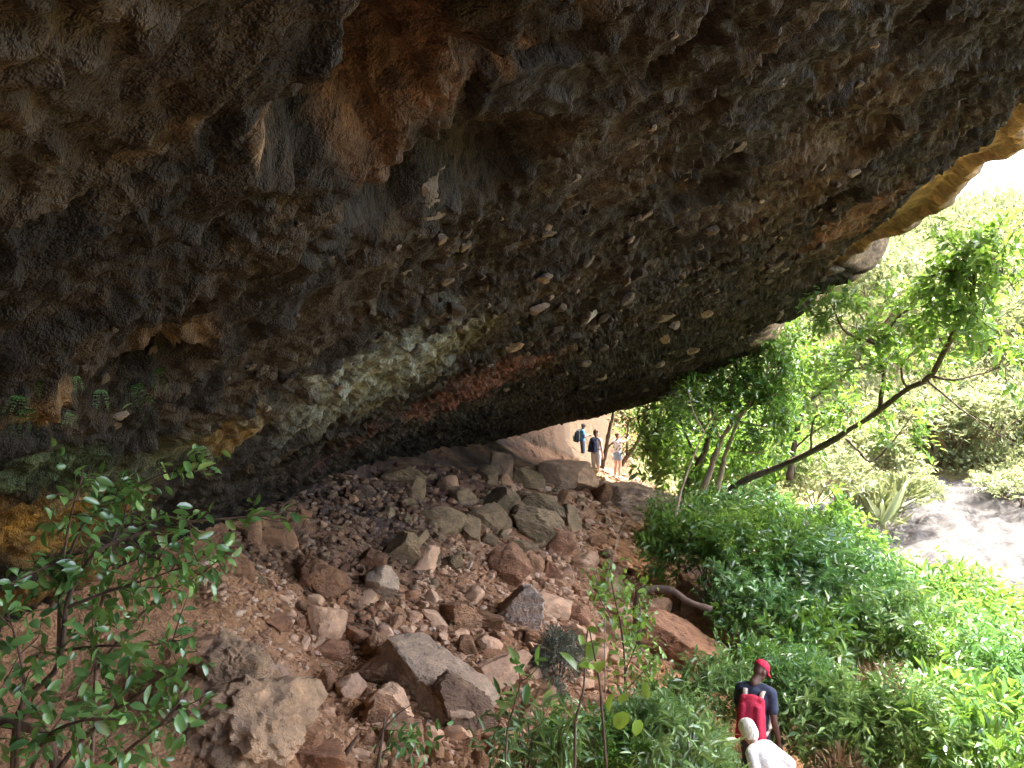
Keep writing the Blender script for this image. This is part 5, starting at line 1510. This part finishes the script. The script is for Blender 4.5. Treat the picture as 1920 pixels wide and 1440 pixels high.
def cap_hat(e, hd, HR, mat, label=None, peak=True):
    P = [('e', hd((0, -.005, .155)), (.086, .106, .085), HR)]
    me = blob('cap', P, .008, mat, 2)
    # cut the dome at the brow line
    bm = bmesh.new(); bm.from_mesh(me)
    bmesh.ops.bisect_plane(bm, geom=bm.verts[:] + bm.edges[:] + bm.faces[:], plane_co=hd((0, 0, .135)), plane_no=HR @ Vector((0, -.12, -1)), clear_outer=True)
    bm.to_mesh(me); bm.free()
    c = obj('cap', me, e)
    if peak:
        a = np.linspace(-1.15, 1.15, 13); V, Fq = [], []
        for t in a:
            V.append(hd((math.sin(t) * .083, .085 * math.cos(t) + .01, .145))); V.append(hd((math.sin(t) * .088, .085 * math.cos(t) + .09 * math.cos(t * 1.2), .128 - .02 * abs(math.sin(t)))))
        for t in a:
            V.append(hd((math.sin(t) * .083, .085 * math.cos(t) + .01, .139))); V.append(hd((math.sin(t) * .088, .085 * math.cos(t) + .09 * math.cos(t * 1.2), .122 - .02 * abs(math.sin(t)))))
        for i in range(12):
            Fq += [(2 * i, 2 * i + 1, 2 * i + 3, 2 * i + 2), (26 + 2 * i, 26 + 2 * i + 2, 26 + 2 * i + 3, 26 + 2 * i + 1), (2 * i + 1, 26 + 2 * i + 1, 26 + 2 * i + 3, 2 * i + 3)]
        obj('peak', mesh_np('peak', np.array([v[:] for v in V]), np.array(Fq), mat), c)

def hair_cap(e, hd, HR, mat, prims, vox=.009):
    return obj('hair', blob('hair', [(p[0], hd(p[1]), p[2], HR) if p[0] == 'e' else ('c', hd(p[1]), p[2], hd(p[3]), p[4]) for p in prims], vox, mat, 2, .4), e)

def foot(px, D, drop=0.0):
    x = (px - 960) / F * D
    return Vector((x, D, float(ground(np.array([x]), np.array([D]))[0]) + .03 + drop))

STAND = {'L': ((-.10, .03, .50), (-.11, -.01, .09)), 'R': ((.10, .03, .50), (.11, -.01, .09))}
STEP = {'L': ((-.10, .16, .54), (-.11, .12, .20)), 'R': ((.10, -.02, .50), (.11, -.16, .09))}

# man in the red cap, seen from behind
top = at(1418, 1247, 9.7)
loc = Vector((top.x - .02, 9.7, top.z - 1.76))
e, hd, up, HR, S = person('dark-skinned man in red cap and navy T-shirt walking away along the slope', loc, 30, 1.78, 7, (34, 34),
    {'L': ((-.05, .10, -.27), (-.02, .30, -.38), (0, .9, -.3)), 'R': ((.045, -.03, -.29), (.09, .05, -.53), (.15, .12, -1))}, STEP,
    SK_D, fabric('navy_cotton', (.045, .055, .085)), fabric('dark_trousers', (.06, .06, .065)), .010, .62, 1.7, shoes=plain('shoe_grey', (.12, .11, .10)), hem=.78)
RED = fabric('red_nylon', (.42, .035, .065))
cap_hat(e, hd, HR, fabric('red_cap_cotton', (.45, .03, .06)))
backpack('red rucksack with beige straps on the back of the man in the red cap', e, up, S, RED, fabric('beige_webbing', (.50, .44, .36)), (.33, .17, .50), 1.12, -.19)

# white-haired hiker bending forward
hp = at(1397, 1369, 8.8)
lean = 52
hx = .92 + (1.64 - .92) * math.cos(math.radians(lean)); hy = (1.64 - .92) * math.sin(math.radians(lean))
hdg = -38
dx, dy = math.sin(math.radians(hdg)) * hy, math.cos(math.radians(hdg)) * hy
loc = Vector((hp.x - dx * .95, hp.y - dy * .95, hp.z - hx * .95))
WHITE = fabric('white_cotton', (.60, .59, .57))
e, hd, up, HR, S = person('white-haired hiker in a white shirt bending forward behind the red rucksack', loc, hdg, 1.63, lean, (0, -22),
    {'L': ((-.07, .10, -.26), (-.02, .30, -.38), (0, .9, -.4)), 'R': ((.10, -.02, -.27), (.10, .18, -.42), (0, .9, -.4))}, STEP,
    SK_L, WHITE, fabric('beige_trousers', (.40, .36, .30)), .012, .95, 1.7, female=True, shoes=plain('shoe_brown', (.14, .10, .07)), hem=.80)
hm = Mat('white_hair'); hn = hm.noise(hm.coord((1, 1, .25)), 60, 4, .6)
hm.set(hm.ramp(hn, [(.3, (.42, .38, .28)), (.6, (.72, .69, .58))]), .6, hm.bump(hn, .8, .02), .3)
hair_cap(e, hd, HR, hm.m, [('e', (0, -.012, .145), (.090, .106, .105)), ('e', (0, -.05, .09), (.082, .07, .10)), ('e', (-.06, -.02, .085), (.03, .06, .075)), ('e', (.06, -.02, .085), (.03, .06, .075)), ('e', (0, -.062, .035), (.06, .035, .05))])

# three hikers on the sunlit ledge
loc = at(1117, 899, 29.2)
e, hd, up, HR, S = person('man in pale sleeveless shirt and grey shorts wearing a navy backpack on the ledge', loc, 38, 1.78, 2, (35, -4),
    {'L': ((-.04, .02, -.28), (-.03, .14, -.48), (0, .4, -1)), 'R': ((.06, .0, -.28), (.09, .05, -.52), (0, .1, -1))}, STAND,
    SK_L, fabric('pale_grey_cotton', (.68, .67, .70)), fabric('light_grey_shorts', (.50, .51, .55)), .014, .12, .95, shoes=plain('shoe_pale', (.45, .43, .40)))
hair_cap(e, hd, HR, plain('brown_hair', (.10, .065, .04), .7), [('e', (0, -.012, .15), (.082, .098, .092)), ('e', (0, -.05, .10), (.074, .055, .08))], .010)
backpack('navy backpack worn by the man in the pale sleeveless shirt', e, up, S, fabric('navy_nylon', (.03, .035, .07)), fabric('navy_strap', (.035, .04, .08)), (.31, .18, .46), 1.2, -.2)

loc = at(1158, 897, 29.4)
e, hd, up, HR, S = person('woman in white top and denim shorts raising both arms to take a picture', loc, 48, 1.66, 2, (20, 0),
    {'L': ((-.02, .24, .04), (.10, .40, .18), (.2, .5, .6)), 'R': ((.06, .22, .02), (.0, .42, .16), (-.1, .6, .6))}, STAND,
    SK_L, fabric('white_pink_cotton', (.76, .70, .74)), fabric('denim', (.22, .30, .45)), .014, .10, .38, female=True, shoes=plain('shoe_white', (.6, .6, .6)), hem=.84)
hair_cap(e, hd, HR, plain('auburn_hair', (.13, .07, .04), .7), [('e', (0, -.012, .148), (.082, .098, .094)), ('e', (0, -.055, .10), (.07, .055, .085)), ('e', (0, -.10, .14), (.045, .045, .05))], .010)
ph = empty('phone', loc); tag(ph, 'small dark phone held up by the woman in denim shorts', 'phone')
ph.rotation_euler = e.rotation_euler; ph.scale = e.scale
pc = up((.05, .50, 1.60))
bm = bmesh.new(); bmesh.ops.create_cube(bm, size=1.0); bmesh.ops.scale(bm, vec=(.15, .012, .075), verts=bm.verts); bmesh.ops.bevel(bm, geom=bm.edges[:], offset=.004, segments=2, affect='EDGES')
me = bpy.data.meshes.new('case'); bm.to_mesh(me); bm.free(); me.materials.append(plain('phone_case', (.03, .03, .035), .4, .5)); obj('case', me, ph, pc)
bm = bmesh.new(); bmesh.ops.create_cube(bm, size=1.0); bmesh.ops.scale(bm, vec=(.135, .002, .066), verts=bm.verts)
me = bpy.data.meshes.new('screen'); bm.to_mesh(me); bm.free(); me.materials.append(plain('phone_screen', (.08, .09, .10), .2, .5)); obj('screen', me, ph, pc + Vector((0, -.0075, 0)))

top = at(1092, 795, 38.0)
loc = Vector((top.x, 38.0, top.z - 1.74))
e, hd, up, HR, S = person('dark-skinned man in blue T-shirt and cap standing side-on behind the tan boulder', loc, 82, 1.74, 0, (0, 12),
    {'L': ((-.03, .06, -.27), (.06, .26, -.22), (.3, .9, 0)), 'R': ((.04, .05, -.27), (-.03, .27, -.20), (-.3, .9, .1))}, STAND,
    SK_DD, fabric('blue_cotton', (.06, .20, .42)), fabric('slate_trousers', (.06, .075, .10)), .014, .55, 1.25, shoes=plain('shoe_dark', (.03, .03, .03)))
cap_hat(e, hd, HR, fabric('dark_cap', (.03, .028, .028)))
backpack('large black backpack on the man in the blue T-shirt', e, up, S, fabric('black_nylon', (.015, .02, .025)), fabric('black_strap', (.02, .02, .02)), (.34, .24, .56), 1.16, -.24, accent=fabric('teal_nylon', (.02, .08, .09)))
